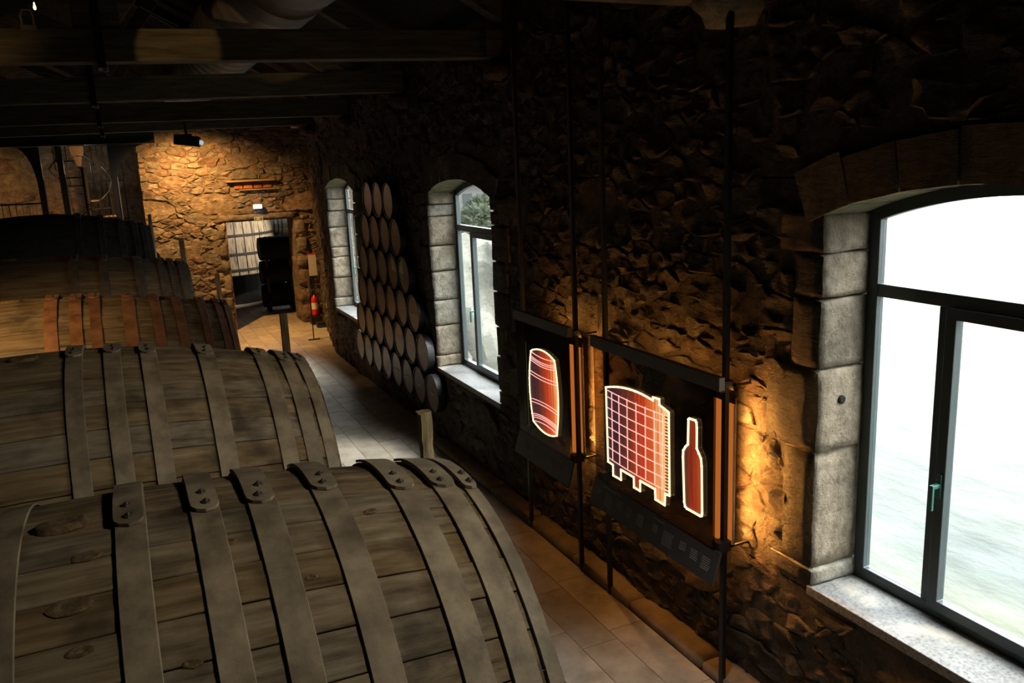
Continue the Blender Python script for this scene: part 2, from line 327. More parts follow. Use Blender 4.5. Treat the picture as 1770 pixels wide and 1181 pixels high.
# ---------------------------------------------------------------- room shell
WX = 3.30
SILL, SPRING, APEX = .94, 3.05, 3.21
WINS = [(12.93, 14.75), (7.60, 9.43), (1.44, 3.26)]     # y near, y far of the openings (far one first)
def arc(y, y0, y1, off=0):
    mid = (y0 + y1) / 2; h = (y1 - y0) / 2
    Rr = (h * h + (APEX - SPRING) ** 2) / (2 * (APEX - SPRING)); zc = APEX - Rr
    return zc + math.sqrt(max(0, (Rr + off) ** 2 - (y - mid) ** 2))
wr = empty('wall_right', (WX, 7, 0), kind='structure')
def rel(v, o): return [(p[0] - o[0], p[1] - o[1], p[2] - o[2]) for p in v]
def pbuild(mb, name, mat, parent, **k):
    """vertices in world space, parent is an unrotated empty"""
    o = parent.location
    mb.v = rel(mb.v, o); return mb.build(name, mat, parent, **k)
bk = MB()
XI, XO = WX + .013, 3.705
bk.box(XI, XO, -3, 15.0, 0, SILL - .04); bk.box(XI, XO, -3, 15.0, APEX + .02, 4.7)
ys = [-3] + [v for a, b in reversed(WINS) for v in (a, b)] + [15.0]
for i in range(0, len(ys), 2): bk.box(XI, XO, ys[i] + (.04 if i else 0), ys[i + 1] - (.04 if i + 2 < len(ys) else 0), SILL - .05, APEX + .03)
bk.prism([(XI, 15.0), (3.92, 18.9), (4.4, 18.9), (XO, 15.0)], 'z', 0, 4.7)
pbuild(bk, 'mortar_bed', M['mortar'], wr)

# --- rubble cells (power diagram) -------------------------------------------------
def clip(poly, nx, ny, d):
    out = []; n = len(poly)
    for i in range(n):
        a = poly[i]; b = poly[(i + 1) % n]; da = a[0] * nx + a[1] * ny - d; db = b[0] * nx + b[1] * ny - d
        if da <= 0: out.append(a)
        if (da < 0 < db) or (db < 0 < da):
            t_ = da / (da - db); out.append((a[0] + (b[0] - a[0]) * t_, a[1] + (b[1] - a[1]) * t_))
    return out
def cells(a0, a1, b0, b1, rmin, rmax, rng, stretch=1.7, excl=(), tries=9000, big=.12, power=2.2):
    """returns polygons (a,b) covering the rectangle, none centred inside an excluded box"""
    sites = []; G = {}; gs = rmax * 2
    A0, A1 = a0 / stretch, a1 / stretch
    for k in range(tries):
        q = rng.random(); rr = rmin + (rmax - rmin) * (rng.random() ** power) * (1 - .55 * k / tries)
        x = rng.uniform(A0, A1); y = rng.uniform(b0, b1)
        if any(e[0] < x * stretch < e[1] and e[2] < y < e[3] for e in excl): continue
        gx, gy = int(x // gs), int(y // gs); ok = True
        for i in (-1, 0, 1):
            for j in (-1, 0, 1):
                for s in G.get((gx + i, gy + j), ()):
                    if (s[0] - x) ** 2 + (s[1] - y) ** 2 < (s[2] + rr) ** 2 * .92: ok = False; break
                if not ok: break
            if not ok: break
        if ok:
            s = (x, y, rr); sites.append(s); G.setdefault((gx, gy), []).append(s)
    res = []
    for s in sites:
        R = rmax * 2.2
        P = [(max(A0, s[0] - R), max(b0, s[1] - R)), (min(A1, s[0] + R), max(b0, s[1] - R)), (min(A1, s[0] + R), min(b1, s[1] + R)), (max(A0, s[0] - R), min(b1, s[1] + R))]
        gx, gy = int(s[0] // gs), int(s[1] // gs)
        for i in (-2, -1, 0, 1, 2):
            for j in (-2, -1, 0, 1, 2):
                for q in G.get((gx + i, gy + j), ()):
                    if q is s: continue
                    dx, dy = q[0] - s[0], q[1] - s[1]; dd = dx * dx + dy * dy
                    c = (dd + s[2] ** 2 - q[2] ** 2) / 2 + dx * s[0] + dy * s[1]
                    P = clip(P, dx, dy, c)
                    if len(P) < 3: break
        for e in excl:      # keep the cell on its own side of an excluded box
            ea, eb = e[0] / stretch, e[1] / stretch
            if P and max(p[0] for p in P) > ea and min(p[0] for p in P) < eb and max(p[1] for p in P) > e[2] and min(p[1] for p in P) < e[3]:
                opts = []
                if s[0] <= ea: opts.append((ea - s[0], (1, 0, ea)))
                if s[0] >= eb: opts.append((s[0] - eb, (-1, 0, -eb)))
                if s[1] <= e[2]: opts.append((e[2] - s[1], (0, 1, e[2])))
                if s[1] >= e[3]: opts.append((s[1] - e[3], (0, -1, -e[3])))
                if opts: P = clip(P, *max(opts)[1])
        if len(P) >= 3:
            P = [(p[0] * stretch, p[1]) for p in P]
            ar = abs(sum(P[i][0] * P[(i + 1) % len(P)][1] - P[(i + 1) % len(P)][0] * P[i][1] for i in range(len(P)))) / 2
            if ar > .0012: res.append(P)
    return res
def stone_geo(P, rng, h=.05, gap=.009, seg=.11, rough=1.0):
    """bumpy stone over polygon P (2-D); returns verts (a,b,height), faces"""
    cx = sum(p[0] for p in P) / len(P); cy_ = sum(p[1] for p in P) / len(P)
    B = []
    for i in range(len(P)):
        a = P[i]; b = P[(i + 1) % len(P)]; d = math.hypot(b[0] - a[0], b[1] - a[1]); k = max(1, int(round(d / seg)))
        if d < .012: continue
        for j in range(k):
            t_ = j / k; B.append((a[0] + (b[0] - a[0]) * t_, a[1] + (b[1] - a[1]) * t_))
    if len(B) < 5: B = list(P)
    n = len(B); size = sum(math.hypot(p[0] - cx, p[1] - cy_) for p in B) / n
    g = gap / max(size, .02)
    tx, ty = rng.uniform(-.10, .10) * rough, rng.uniform(-.15, .15) * rough
    hh = h * rng.uniform(.7, 1.2)
    v = []; so = rng.random() * 50
    def P3(p, fac, z, jit):
        x = cx + (p[0] - cx) * fac; y = cy_ + (p[1] - cy_) * fac
        nn = noise.noise(Vector((x * 9, y * 9, so))); n2 = noise.noise(Vector((x * 21, y * 21, so + 9)))
        return (x + jit * n2 * .5, y + jit * nn * .5, z + (tx * (x - cx) + ty * (y - cy_) + nn * .030 * rough + n2 * .020 * rough) * (1 if z > 0 else 0))
    ed = min(.35, .016 / max(size, .03)); rings = [(1 - g, -.02, .02), (1 - g - ed * .2, hh * .7, .045), (1 - g - ed * .8, hh * .95, .045), (.68, hh * 1.0, .05), (.36, hh * 1.0, .03)]
    jr = [1 + rng.uniform(-.09, .05) for _ in range(n)]
    for fac, z, jit in rings: v += [P3(p, fac * jr[i], z, jit) for i, p in enumerate(B)]
    v.append(P3((cx, cy_), 1, hh * 1.05, 0)); fs = []
    for k in range(len(rings) - 1):
        for i in range(n): fs.append((k * n + i, k * n + (i + 1) % n, (k + 1) * n + (i + 1) % n, (k + 1) * n + i))
    k = len(rings) - 1
    for i in range(n): fs.append((k * n + i, k * n + (i + 1) % n, len(v) - 1))
    return v, fs, (cx, cy_)
def sharp(o):
    o.data.set_sharp_from_angle(angle=math.radians(34)); return o
def lay_stones(polys, parent, o, A, Bx, Nn, mat, rng, h=.05, keep=300, rank=None, gap=.009, seg=.11, name='stone', rough=1.0):
    """o origin, A/Bx in-plane axes, Nn outward normal; the `keep` best ranked become parts, the rest one stuff part"""
    o = Vector(o); A = Vector(A); Bx = Vector(Bx); Nn = Vector(Nn)
    polys = sorted(polys, key=rank) if rank else polys
    rest = MB(); po = Vector(parent.location)
    for i, P in enumerate(polys):
        v, fs, (cx, cy_) = stone_geo(P, rng, h, gap, seg, rough)
        if i < keep:
            c = o + A * cx + Bx * cy_
            me = MB(); me.add([A * (p[0] - cx) + Bx * (p[1] - cy_) + Nn * p[2] for p in v], fs)
            sharp(me.build(name, mat, parent, smooth=True, loc=c - po))
        else:
            rest.add([o + A * p[0] + Bx * p[1] + Nn * p[2] - po for p in v], fs)
    if rest.v: sharp(rest.build('far_rubble', mat, parent, smooth=True, kind='stuff'))
rng = random.Random(7)
excl = [(a - .20, b + .20, SILL - .10, APEX + .26) for a, b in WINS]
polys = cells(.4, 15.0, .0, 4.55, .038, .23, rng, 2.1, excl, tries=36000, power=2.6)
CAMP = Vector((0, 0, 3.4))
def rank_r(P):
    cx = sum(p[0] for p in P) / len(P); cz = sum(p[1] for p in P) / len(P)
    ar = abs(sum(P[i][0] * P[(i + 1) % len(P)][1] - P[(i + 1) % len(P)][0] * P[i][1] for i in range(len(P)))) / 2
    d = (Vector((WX, cx, cz)) - CAMP).length
    vis = cx > 1.6 and cz > .55 - (cx - 3) * .3
    return -ar * WX / d ** 3 + (0 if vis else 5)
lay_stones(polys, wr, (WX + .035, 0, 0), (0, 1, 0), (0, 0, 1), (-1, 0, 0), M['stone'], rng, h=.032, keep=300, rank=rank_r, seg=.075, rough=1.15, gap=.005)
# splayed end of the right wall up to the back corner
we = empty('wall_end', (3.6, 17, 0), kind='structure')
dA = Vector((3.90 - WX, 18.9 - 15.0, 0)); LA = dA.length; dA.normalize(); nA = Vector((-dA.y, dA.x, 0))
pe = cells(0, LA, 0, 4.5, .06, .2, rng, 1.6, tries=5000)
lay_stones(pe, we, (WX + .03, 15.0, 0), dA, (0, 0, 1), nA, M['stone'], rng, h=.04, keep=140, seg=.14)

# --- dressed blocks -----------------------------------------------------------------
def rough_box(x0, x1, y0, y1, z0, z1, amp=.006, seed=0, n=(3, 3, 4), rnd=.012):
    mb = MB()
    bm = bmesh.new(); bmesh.ops.create_cube(bm, size=1)
    for ax, k in enumerate(n):
        es = [e for e in bm.edges if abs((e.verts[0].co - e.verts[1].co)[ax]) > .9 * 1 and e.calc_length() > .9]
        if k > 1: bmesh.ops.subdivide_edges(bm, edges=es, cuts=k - 1, use_grid_fill=True)
    L = Vector((x1 - x0, y1 - y0, z1 - z0)); C = Vector(((x0 + x1) / 2, (y0 + y1) / 2, (z0 + z1) / 2))
    for v in bm.verts:
        c = v.co.copy(); k = sum(1 for q in c if abs(abs(q) - .5) < 1e-4)
        p = Vector((C.x + c.x * L.x, C.y + c.y * L.y, C.z + c.z * L.z))
        s = Vector([(-math.copysign(rnd, q) if (abs(abs(q) - .5) < 1e-4 and k >= 2) else 0) for q in c]) * (1.0 if k == 2 else 1.3)
        nn = noise.noise_vector(p * 7 + Vector((seed, 0, 0))) + noise.noise_vector(p * 19 + Vector((seed, 5, 0))) * .5
        v.co = p + s + nn * amp * 2
    mb.v = [tuple(v.co) for v in bm.verts]; bm.verts.index_update()
    mb.f = [tuple(v.index for v in f_.verts) for f_ in bm.faces]; bm.free(); return mb
JZ = {2: [.94, 1.045, 1.274, 2.215, 2.60, 2.84, 3.06], 1: [.94, 1.08, 1.45, 1.76, 2.115, 2.42, 2.77, 2.91, 3.06], 0: [.94, 1.10, 1.46, 1.83, 2.0, 2.35, 2.64, 2.84, 3.06]}
JZ[2] = [.94, 1.045, 1.74, 2.215, 2.60, 2.84, 3.06]
def shade_room_faces(o):  # room-side faces take the darker stone, painting in their shadow
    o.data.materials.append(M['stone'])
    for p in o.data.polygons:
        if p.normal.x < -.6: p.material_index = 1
def arch_poly(y0, y1, n=14, zb=None, off=0):
    return [(y0 + (y1 - y0) * i / n, arc(y0 + (y1 - y0) * i / n, WINS_CUR[0], WINS_CUR[1], off)) for i in range(n + 1)]
for wi, (ya, yb) in enumerate(WINS):
    WINS_CUR = (ya, yb); mid = (ya + yb) / 2
    wn = empty('window_%d' % (wi + 1), (WX, mid, SILL), kind='structure')
    rs = random.Random(40 + wi)
    for side, yy in ((1, yb), (-1, ya)):
        zs = JZ[wi]
        for k in range(len(zs) - 1):
            wdt = rs.uniform(.2, .42); j = rs.uniform(-.008, .012)
            y0, y1 = (yy + j, yy + wdt) if side > 0 else (yy - wdt, yy - j)
            b = rough_box(WX - .015 + rs.uniform(-.01, .01), 3.70, y0, y1, zs[k] + .003, zs[k + 1] - .003, .004, k * 7 + wi, n=(8, 3, 8), rnd=.005)
            shade_room_faces(pbuild(b, 'jamb_stone', M['granite'], wn, smooth=True))
        if wi == 2 and side > 0: pbuild(MB().lathe([(.0, -.004), (.014, -.006), (.024, -.002), (.026, .02)], (3.458, yb - .012, 2.03), 'y', 14), 'drilled_hole', M['cask'], wn)
        # mortar behind the joints
    mj = MB(); mj.box(WX + .03, 3.68, yb + .035, yb + .2, SILL, SPRING); mj.box(WX + .03, 3.68, ya - .2, ya - .035, SILL, SPRING)
    pbuild(mj, 'joint_mortar', M['mortar'], wn)
    nv = 7; h = (yb - ya) / 2; Rr = (h * h + (APEX - SPRING) ** 2) / (2 * (APEX - SPRING)); zc = APEX - Rr; am = math.asin(h / Rr)
    for k in range(nv):
        a0 = -am * 1.14 + 2 * am * 1.14 * k / nv; a1 = -am * 1.14 + 2 * am * 1.14 * (k + 1) / nv
        th = .26 + rs.uniform(-.03, .04); mb = MB(); sub = 4; xs = [WX - .01 + rs.uniform(-.01, .01), 3.42, 3.56, 3.70]; V = []
        for xi, x in enumerate(xs):
            for (R_, seq) in ((Rr, range(sub + 1)), (Rr + th, range(sub, -1, -1))):
                for q in seq:
                    a = a0 + .0025 + (a1 - a0 - .005) * q / sub
                    nn = noise.noise(Vector((x * 8, a * 20, wi + R_))) * .008
                    V.append((x + nn, mid + (R_ + nn) * math.sin(a), zc + (R_ + nn) * math.cos(a)))
        m_ = 2 * (sub + 1); fs = [tuple(range(m_)), tuple(range(3 * m_, 4 * m_))[::-1]]
        for s_ in range(3):
            for q in range(m_): fs.append((s_ * m_ + q, s_ * m_ + (q + 1) % m_, (s_ + 1) * m_ + (q + 1) % m_, (s_ + 1) * m_ + q))
        mb.add(V, fs); shade_room_faces(pbuild(mb, 'arch_stone', M['arch'], wn))
    s_ = MB(); s_.box(WX - .015, 3.78, ya - .03, yb + .03, SILL - .055, SILL); pbuild(s_, 'sill', M['sill'], wn, bevel=.004)
    # metal window
    FX0, FX1 = 3.615, 3.668
    def ring(y0, y1, zb, top0, top1, t_):
        """frame ring polygon faces between outer and inner outlines"""
    fr = MB(); n = 18
    outer = [(ya, SILL + .0)] + [(ya + (yb - ya) * i / n, arc(ya + (yb - ya) * i / n, ya, yb)) for i in range(n + 1)] + [(yb, SILL)]
    iy0, iy1 = ya + .07, yb - .07
    inner = [(iy0, SILL + .07)] + [(iy0 + (iy1 - iy0) * i / n, arc(iy0 + (iy1 - iy0) * i / n, ya, yb, -.065)) for i in range(n + 1)] + [(iy1, SILL + .07)]
    m_ = len(outer); V = [(x, *p) for x in (FX0, FX1) for p in outer + inner]; fs = []
    for i in range(m_):
        j = (i + 1) % m_
        fs += [(i, j, m_ + j, m_ + i), (2 * m_ + i, 3 * m_ + i, 3 * m_ + j, 2 * m_ + j), (i, 2 * m_ + i, 2 * m_ + j, j), (m_ + i, m_ + j, 3 * m_ + j, 3 * m_ + i)]
    fr.add(V, fs); pbuild(fr, 'window_frame', M['frame'], wn, bevel=.004)
    # thin glazing bead ring
    tz0, tz1 = 2.595, 2.665
    b = MB().box(FX0, FX1, iy0, iy1, tz0, tz1); pbuild(b, 'transom', M['frame'], wn, bevel=.004)
    mL0, mL1 = yb - .51, yb - .455      # fixed mullion
    mR0, mR1 = ya + .455, ya + .51
    for a, b_ in ((mL0, mL1), (mR0, mR1)): pbuild(MB().box(FX0, FX1, a, b_, SILL + .07, tz0), 'mullion', M['frame'], wn, bevel=.003)
    # opening sash
    sa, sb_ = mR1 - .006, mL0 + .006; sz0, sz1 = SILL + .045, tz0 + .004; sw = .058
    sh = MB(); SX0, SX1 = FX0 - .016, FX1 - .012
    o_ = [(sa, sz0), (sa, sz1), (sb_, sz1), (sb_, sz0)]; i_ = [(sa + sw, sz0 + sw), (sa + sw, sz1 - sw), (sb_ - sw, sz1 - sw), (sb_ - sw, sz0 + sw)]
    V = [(x, *p) for x in (SX0, SX1) for p in o_ + i_]; fs = []
    for i in range(4):
        j = (i + 1) % 4; fs += [(i, j, 4 + j, 4 + i), (8 + i, 12 + i, 12 + j, 8 + j), (i, 8 + i, 8 + j, j), (4 + i, 4 + j, 12 + j, 12 + i)]
    sh.add(V, fs); sash = pbuild(sh, 'opening_sash', M['frame'], wn, bevel=.004)
    # panes
    GX = 3.637
    def pane(poly, name='glass_pane'):
        mb = MB(); mb.prism(poly, 'x', GX, GX + .006); pbuild(mb, name, M['glass'], wn)
    pane([(iy0, tz1)] + [(iy0 + (iy1 - iy0) * i / n, arc(iy0 + (iy1 - iy0) * i / n, ya, yb, -.06)) for i in range(n + 1)] + [(iy1, tz1)])
    pane([(iy0, SILL + .07), (iy0, tz0), (mR0, tz0), (mR0, SILL + .07)]); pane([(mL1, SILL + .07), (mL1, tz0), (iy1, tz0), (iy1, SILL + .07)])
    pane([(sa + sw, sz0 + sw), (sa + sw, sz1 - sw), (sb_ - sw, sz1 - sw), (sb_ - sw, sz0 + sw)])
    # handle on the sash stile
    hz = 1.67; hy = sb_ - .03
    hp = empty('window_handle', (SX0 - WX, hy - mid, hz - SILL)); hp.parent = wn
    hp2 = MB(); hp2.box(-.008, 0, -.014, .014, -.06, .07); hp2.build('handle_plate', M['handle'], hp, bevel=.006)
    lv = MB(); lv.box(-.05, -.005, -.011, .011, .0, .022); lv.box(-.062, -.045, -.011, .011, -.115, .022); lv.build('handle_lever', M['handle'], hp, bevel=.004)

# --- floor --------------------------------------------------------------------------
fl = empty('floor', (1.5, 9, 0), kind='structure')
pbuild(MB().box(-6, 4.2, -3.2, 26.5, -.2, -.014), 'floor_bed', M['floor'], fl)
tl = random.Random(3); tiles = []
xs = [.84 + .286 * i for i in range(9)]
for i in range(8):
    y = 2.2 - tl.random() * .8
    while y < 21.6:
        ln = .8 + tl.uniform(-.12, .2)
        tiles.append((xs[i], xs[i + 1], y, y + ln)); y += ln
tiles = tiles[:300]
for (x0, x1, y0, y1) in tiles:
    dz = tl.uniform(-.0015, .0015); g = .0025
    mb = MB().box(x0 + g - 0, x1 - g, y0 + g, y1 - g, -.03, dz)
    cx, cyy = (x0 + x1) / 2, (y0 + y1) / 2; mb.v = rel(mb.v, (cx, cyy, 0))
    mb.build('floor_tile', M['tile'], fl, loc=Vector((cx, cyy, 0)) - fl.location)
rest = MB()
y = -3
while y < 26:
    x = -6.0
    while x < .84:
        rest.box(x + .004, min(x + .55, .84) - .004, y + .004, y + .85, -.03, 0); x += .55
    x = 3.128
    rest.box(3.13, 4.15, y + .004, y + .85, -.03, -.001) if y > 8.5 else None
    if y < 2: rest.box(.85, 3.12, y + .004, y + .85, -.03, -.001)
    if y > 21.5: rest.box(.85, 3.12, y + .004, y + .85, -.03, -.001)
    y += .86
pbuild(rest, 'outer_floor_tiles', M['tile'], fl, kind='stuff')
cb = empty('trim_1', (3.2, 7, 0), kind='structure')
yy = .5; q = 0
while yy < 9.3:
    b = rough_box(3.125, 3.33, yy + .004, yy + .88, -.02, .07, .0025, q, n=(3, 8, 2), rnd=.006); pbuild(b, 'curb_stone', M['curb'], cb, smooth=True); yy += .886; q += 1

# --- back wall ----------------------------------------------------------------------
BY = 18.8
wb = empty('wall_back', (2.2, BY, 0), kind='structure')
DX0, DX1, DZ = 2.01, 3.42, 2.33
mb = MB(); mb.box(.45, DX0, BY + .021, BY + .75, 0, 7.6); mb.box(DX1, 4.4, BY + .021, BY + .75, 0, 7.6); mb.box(DX0, DX1, BY + .021, BY + .75, DZ, 7.6)
mb.box(-6.2, .46, BY + 1.6, BY + 2.2, 0, 7.6); mb.box(.45, .5, BY + .04, BY + 1.7, 0, 7.6)
pbuild(mb, 'mortar_bed', M['mortar_back'], wb)
rb = random.Random(21)
ex = [(DX0 - .02, DX1 + .0, -1, DZ + .16), (2.15, 3.05, 2.98, 3.22)]
pb = cells(.44, 3.92, 0, 4.5, .036, .26, rb, 2.2, ex, tries=14000, power=3.4)
def rank_b(P): return -sum(p[1] for p in P) / len(P)
lay_stones(pb, wb, (0, BY + .05, 0), (1, 0, 0), (0, 0, 1), (0, -1, 0), M['stone_back'], rb, h=.05, keep=296, rank=lambda P: -abs(sum(P[i][0] * P[(i + 1) % len(P)][1] - P[(i + 1) % len(P)][0] * P[i][1] for i in range(len(P)))), seg=.10, rough=1.2, gap=.005)
# recessed ashlar wall on the far left
pl = cells(-4.2, .45, 1.6, 4.6, .14, .3, rb, 1.5, tries=3000)
lay_stones(pl, wb, (0, BY + 1.62, 0), (1, 0, 0), (0, 0, 1), (0, -1, 0), M['stone_back'], rb, h=.03, keep=120, seg=.16, name='ashlar_stone')
# lintel ledges and bricks over the door, jamb stones of the doorway
pbuild(MB().box(2.1, 3.1, BY - .10, BY + .05, 3.17, 3.21), 'timber_ledge', M['ledge'], wb)
pbuild(MB().box(2.35, 3.1, BY - .06, BY + .05, 2.985, 3.01), 'timber_ledge', M['ledge'], wb)
for k in range(4): pbuild(rough_box(2.25 + k * .2, 2.435 + k * .2, BY - .01, BY + .05, 3.02, 3.15, .004, k, n=(2, 1, 2), rnd=.006), 'brick', M['brick'], wb, smooth=False)
pbuild(rough_box(DX0 - .1, DX1 + .12, BY - .02, BY + .7, DZ + .0, DZ + .16, .006, 5, n=(8, 2, 2)), 'door_lintel', M['stone_back'], wb, smooth=True)
z = 0
for k, hgt in enumerate((.42, .36, .45, .3, .4, .38)):
    pbuild(rough_box(DX1 - .01 + rb.uniform(-.02, .02), DX1 + .30, BY - .04, BY + .7, z + .01, z + hgt, .012, k, n=(3, 3, 3), rnd=.03), 'jamb_stone', M['stone_back'], wb, smooth=True)
    pbuild(rough_box(DX0 - .22, DX0 + rb.uniform(-.02, .02), BY - .03, BY + .7, z + .01, z + hgt, .012, k + 9, n=(3, 3, 3), rnd=.03), 'jamb_stone', M['stone_back'], wb, smooth=True)
    z += hgt
# far room shell and remaining walls
fr = empty('wall_far_room', (3, 24, 0), kind='structure')
mb = MB(); mb.box(.3, 4.9, 27, 27.3, 0, 4.2); mb.box(4.75, 4.9, 19.5, 27, 0, 4.2); mb.box(.1, .3, BY + 2.2, 27, 0, 4.2); mb.box(.1, 4.9, BY + .75, 27.3, 4.2, 4.4); mb.box(4.38, 4.9, BY + .1, BY + .8, 0, 4.4)
pbuild(mb, 'plain_wall', M['mortar'], fr)
wl = empty('wall_left', (-6, 9, 0), kind='structure'); pbuild(MB().box(-6.2, -6, -3.2, 21, 0, 7.5), 'plain_wall', M['mortar'], wl)
wf = empty('wall_front', (0, -3, 0), kind='structure'); pbuild(MB().box(-6.4, 4.2, -3.4, -3.2, 0, 7.6), 'plain_wall', M['mortar'], wf)
# --- roof: two board slopes ----------------------------------------------------------
ce = empty('ceiling', (0, 9, 5), kind='structure')
for side in (-1, 1):
    k = 0; y = -3.3
    xe = 3.9 if side > 0 else -6.2
    while y < 21.2:
        mb = MB(); w_ = .5
        p0 = Vector((xe, 0, 4.62)); p1 = Vector((-.6, 0, 7.1))
        d = (p1 - p0).normalized(); nn = Vector((d.z, 0, -d.x)) * (1 if side > 0 else -1)
        if nn.z > 0: nn = -nn
        c = (p0 + p1) / 2 + Vector((0, y + w_ / 2, 0)) - nn * .02
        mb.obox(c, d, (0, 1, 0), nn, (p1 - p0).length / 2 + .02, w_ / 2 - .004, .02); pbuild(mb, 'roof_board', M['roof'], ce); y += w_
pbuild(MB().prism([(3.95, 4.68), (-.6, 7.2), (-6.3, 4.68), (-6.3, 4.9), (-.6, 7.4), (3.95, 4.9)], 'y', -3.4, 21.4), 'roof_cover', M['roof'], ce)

# ---------------------------------------------------------------- beams and trusses
BE = [(4.28, 4.30, 4.27), (7.15, 4.222, 4.295), (10.03, 4.157, 4.25), (12.80, 4.10, 4.15), (15.6, 4.09, 4.16)]
names = ['nearest of the heavy roof beams, above the first barrel', 'heavy roof tie beam, nearest one in view, warm light on its face', 'second roof tie beam from the front, plain dark face',
         'third roof tie beam from the front, with the projector hung near it', 'fourth roof tie beam, farthest spanning beam before the back wall']
for i, (y, zl, zr) in enumerate(BE):
    xl, xr = -.65, 3.3; sl = (zr - zl) / (xr - xl)
    root = empty('tie_beam', (0, y, zl), label=names[i] if i else 'dark roof tie beam above the top edge of the view, nearest the camera', cat='beam', group='roof tie beams')
    xa, xb = -6.0, 3.42; hgt = .235 if i < 2 else .25
    P = [(xa, zl + sl * (xa - xl)), (xb, zl + sl * (xb - xl)), (xb, zl + sl * (xb - xl) + hgt), (xa, zl + sl * (xa - xl) + hgt)]
    pbuild(MB().prism(P, 'y', y - .0, y + .2), 'beam_timber', M['beam'], root, bevel=.006)
    kx = 0.02 if i < 2 else -.1; zt = zl + sl * (kx - xl)
    pbuild(MB().box(kx - .16, kx + .16, y + .0, y + .2, zt + hgt + .02, zt + hgt + 2.1), 'king_post', M['beam'], root, bevel=.006)
    st = MB().box(kx - .028, kx + .028, y - .016, y - .001, zt - .03, zt + hgt + .75); st.box(kx - .028, kx + .028, y - .016, y + .22, zt - .045, zt - .005)
    strap = pbuild(st, 'iron_strap', M['iron'], root)
    bl = MB().tube((kx + .02, y + .02, zt - .07), (kx + .02, y + .02, zt - .03), .022, n=6); pbuild(bl, 'strap_bolt', M['duct'], root)
    for s in (-1, 1):
        mb = MB(); p0 = Vector((kx + s * .16, y + .1, zt + hgt + .42)); p1 = Vector((kx + s * (.85 if s > 0 else 1.9), y + .1, zt + hgt + 1.35)); d = (p1 - p0).normalized()
        mb.obox((p0 + p1) / 2, d, (0, 1, 0), d.cross(Vector((0, 1, 0))), (p1 - p0).length / 2, .07, .08); pbuild(mb, 'strut', M['beam'], root)
        p0 = Vector((-6.0 if s < 0 else 3.6, y + .1, 4.55)); p1 = Vector((-.6, y + .1, 6.9)); d = (p1 - p0).normalized()
        mb = MB(); mb.obox((p0 + p1) / 2, d, (0, 1, 0), d.cross(Vector((0, 1, 0))), (p1 - p0).length / 2, .08, .09); pbuild(mb, 'rafter', M['beam'], root)
    mb = MB().tube((kx + .3, y + .25, zt + hgt + .9), (kx + .95, y + .25, zt + hgt + .55), .012, n=6); mb.tube((kx - .3, y + .25, zt + hgt + .35), (kx - 2.2, y + .25, zt + hgt + .9), .012, n=6)
    pbuild(mb, 'tie_rod', M['steel'], root)
    co = empty('stone_corbel', (3.2, y, zr), label=['pale rough stone corbel at the top edge of the right wall above the large display', 'stone corbel carrying the nearest visible roof beam on the right wall',
               'stone corbel carrying the second roof beam, catching a little light', 'stone corbel under the third roof beam on the right wall', 'stone corbel under the fourth roof beam near the back corner'][i], cat='corbel', group='stone corbels')
    if i == 0: b = rough_box(3.02, 3.40, 3.74, 4.10, 4.07, 4.40, .02, 3, n=(4, 4, 4), rnd=.06)
    else: b = rough_box(3.16, 3.42, y - .1, y + .24, zr - .2, zr - .01, .012, i, n=(3, 3, 3), rnd=.03)
    pbuild(b, 'corbel_block', M['granite'] if i in (0,) else M['stone'], co, smooth=True)
gb = empty('steel_girder', (-1.5, 18.0, 4.0), label='dark painted girder ending in front of the lit back wall, above the spiral stair', cat='girder')
pbuild(MB().box(-6, .78, 17.95, 18.1, 4.015, 4.22), 'girder_web', M['steel'], gb); 
pbuild(MB().box(-6, .78, 17.9, 18.15, 4.0, 4.02), 'girder_flange', M['steel'], gb); pbuild(MB().box(-6, .78, 17.9, 18.15, 4.2, 4.22), 'girder_flange', M['steel'], gb)
# spiral duct
du = empty('air_duct', (1.46, 10, 5.0), label='large round spiral ventilation duct running above the roof beams', cat='duct')
yy = 3.0; k = 0
while yy < 18.4:
    R_ = .5; mb = MB(); n = 40; V = []
    prof = [(.42, 0), (.42, .38), (.431, .39), (.431, .41), (.42, .42)]
    for R_, h_ in prof: V += [(1.46 + R_ * math.cos(2 * PI * i / n), yy + h_, 5.0 + R_ * math.sin(2 * PI * i / n)) for i in range(n)]
    mb.add(V, [(a * n + i, a * n + (i + 1) % n, (a + 1) * n + (i + 1) % n, (a + 1) * n + i) for a in range(4) for i in range(n)])
    pbuild(mb, 'duct_section', M['duct'], du, smooth=True); yy += .42
# hanging projector
pj = empty('ceiling_projector', (.99, 12.95, 3.85), label='black projector hanging on a pole below the third roof beam', cat='projector')
mb = MB().box(-.17, .17, -.14, .14, -.07, .07); o = mb.build('projector_body', M['black'], pj, bevel=.012); o.rotation_euler = (0, .14, -.15)
MB().tube((0, .05, .05), (0, .05, .27), .018).build('hanging_pole', M['black'], pj)
MB().box(-.07, .07, -.02, .12, .07, .09).build('mount_plate', M['black'], pj)
o = MB().tube((.15, -.1, -.03), (.185, -.13, -.04), .032, n=12).build('lens', M['lens'], pj)
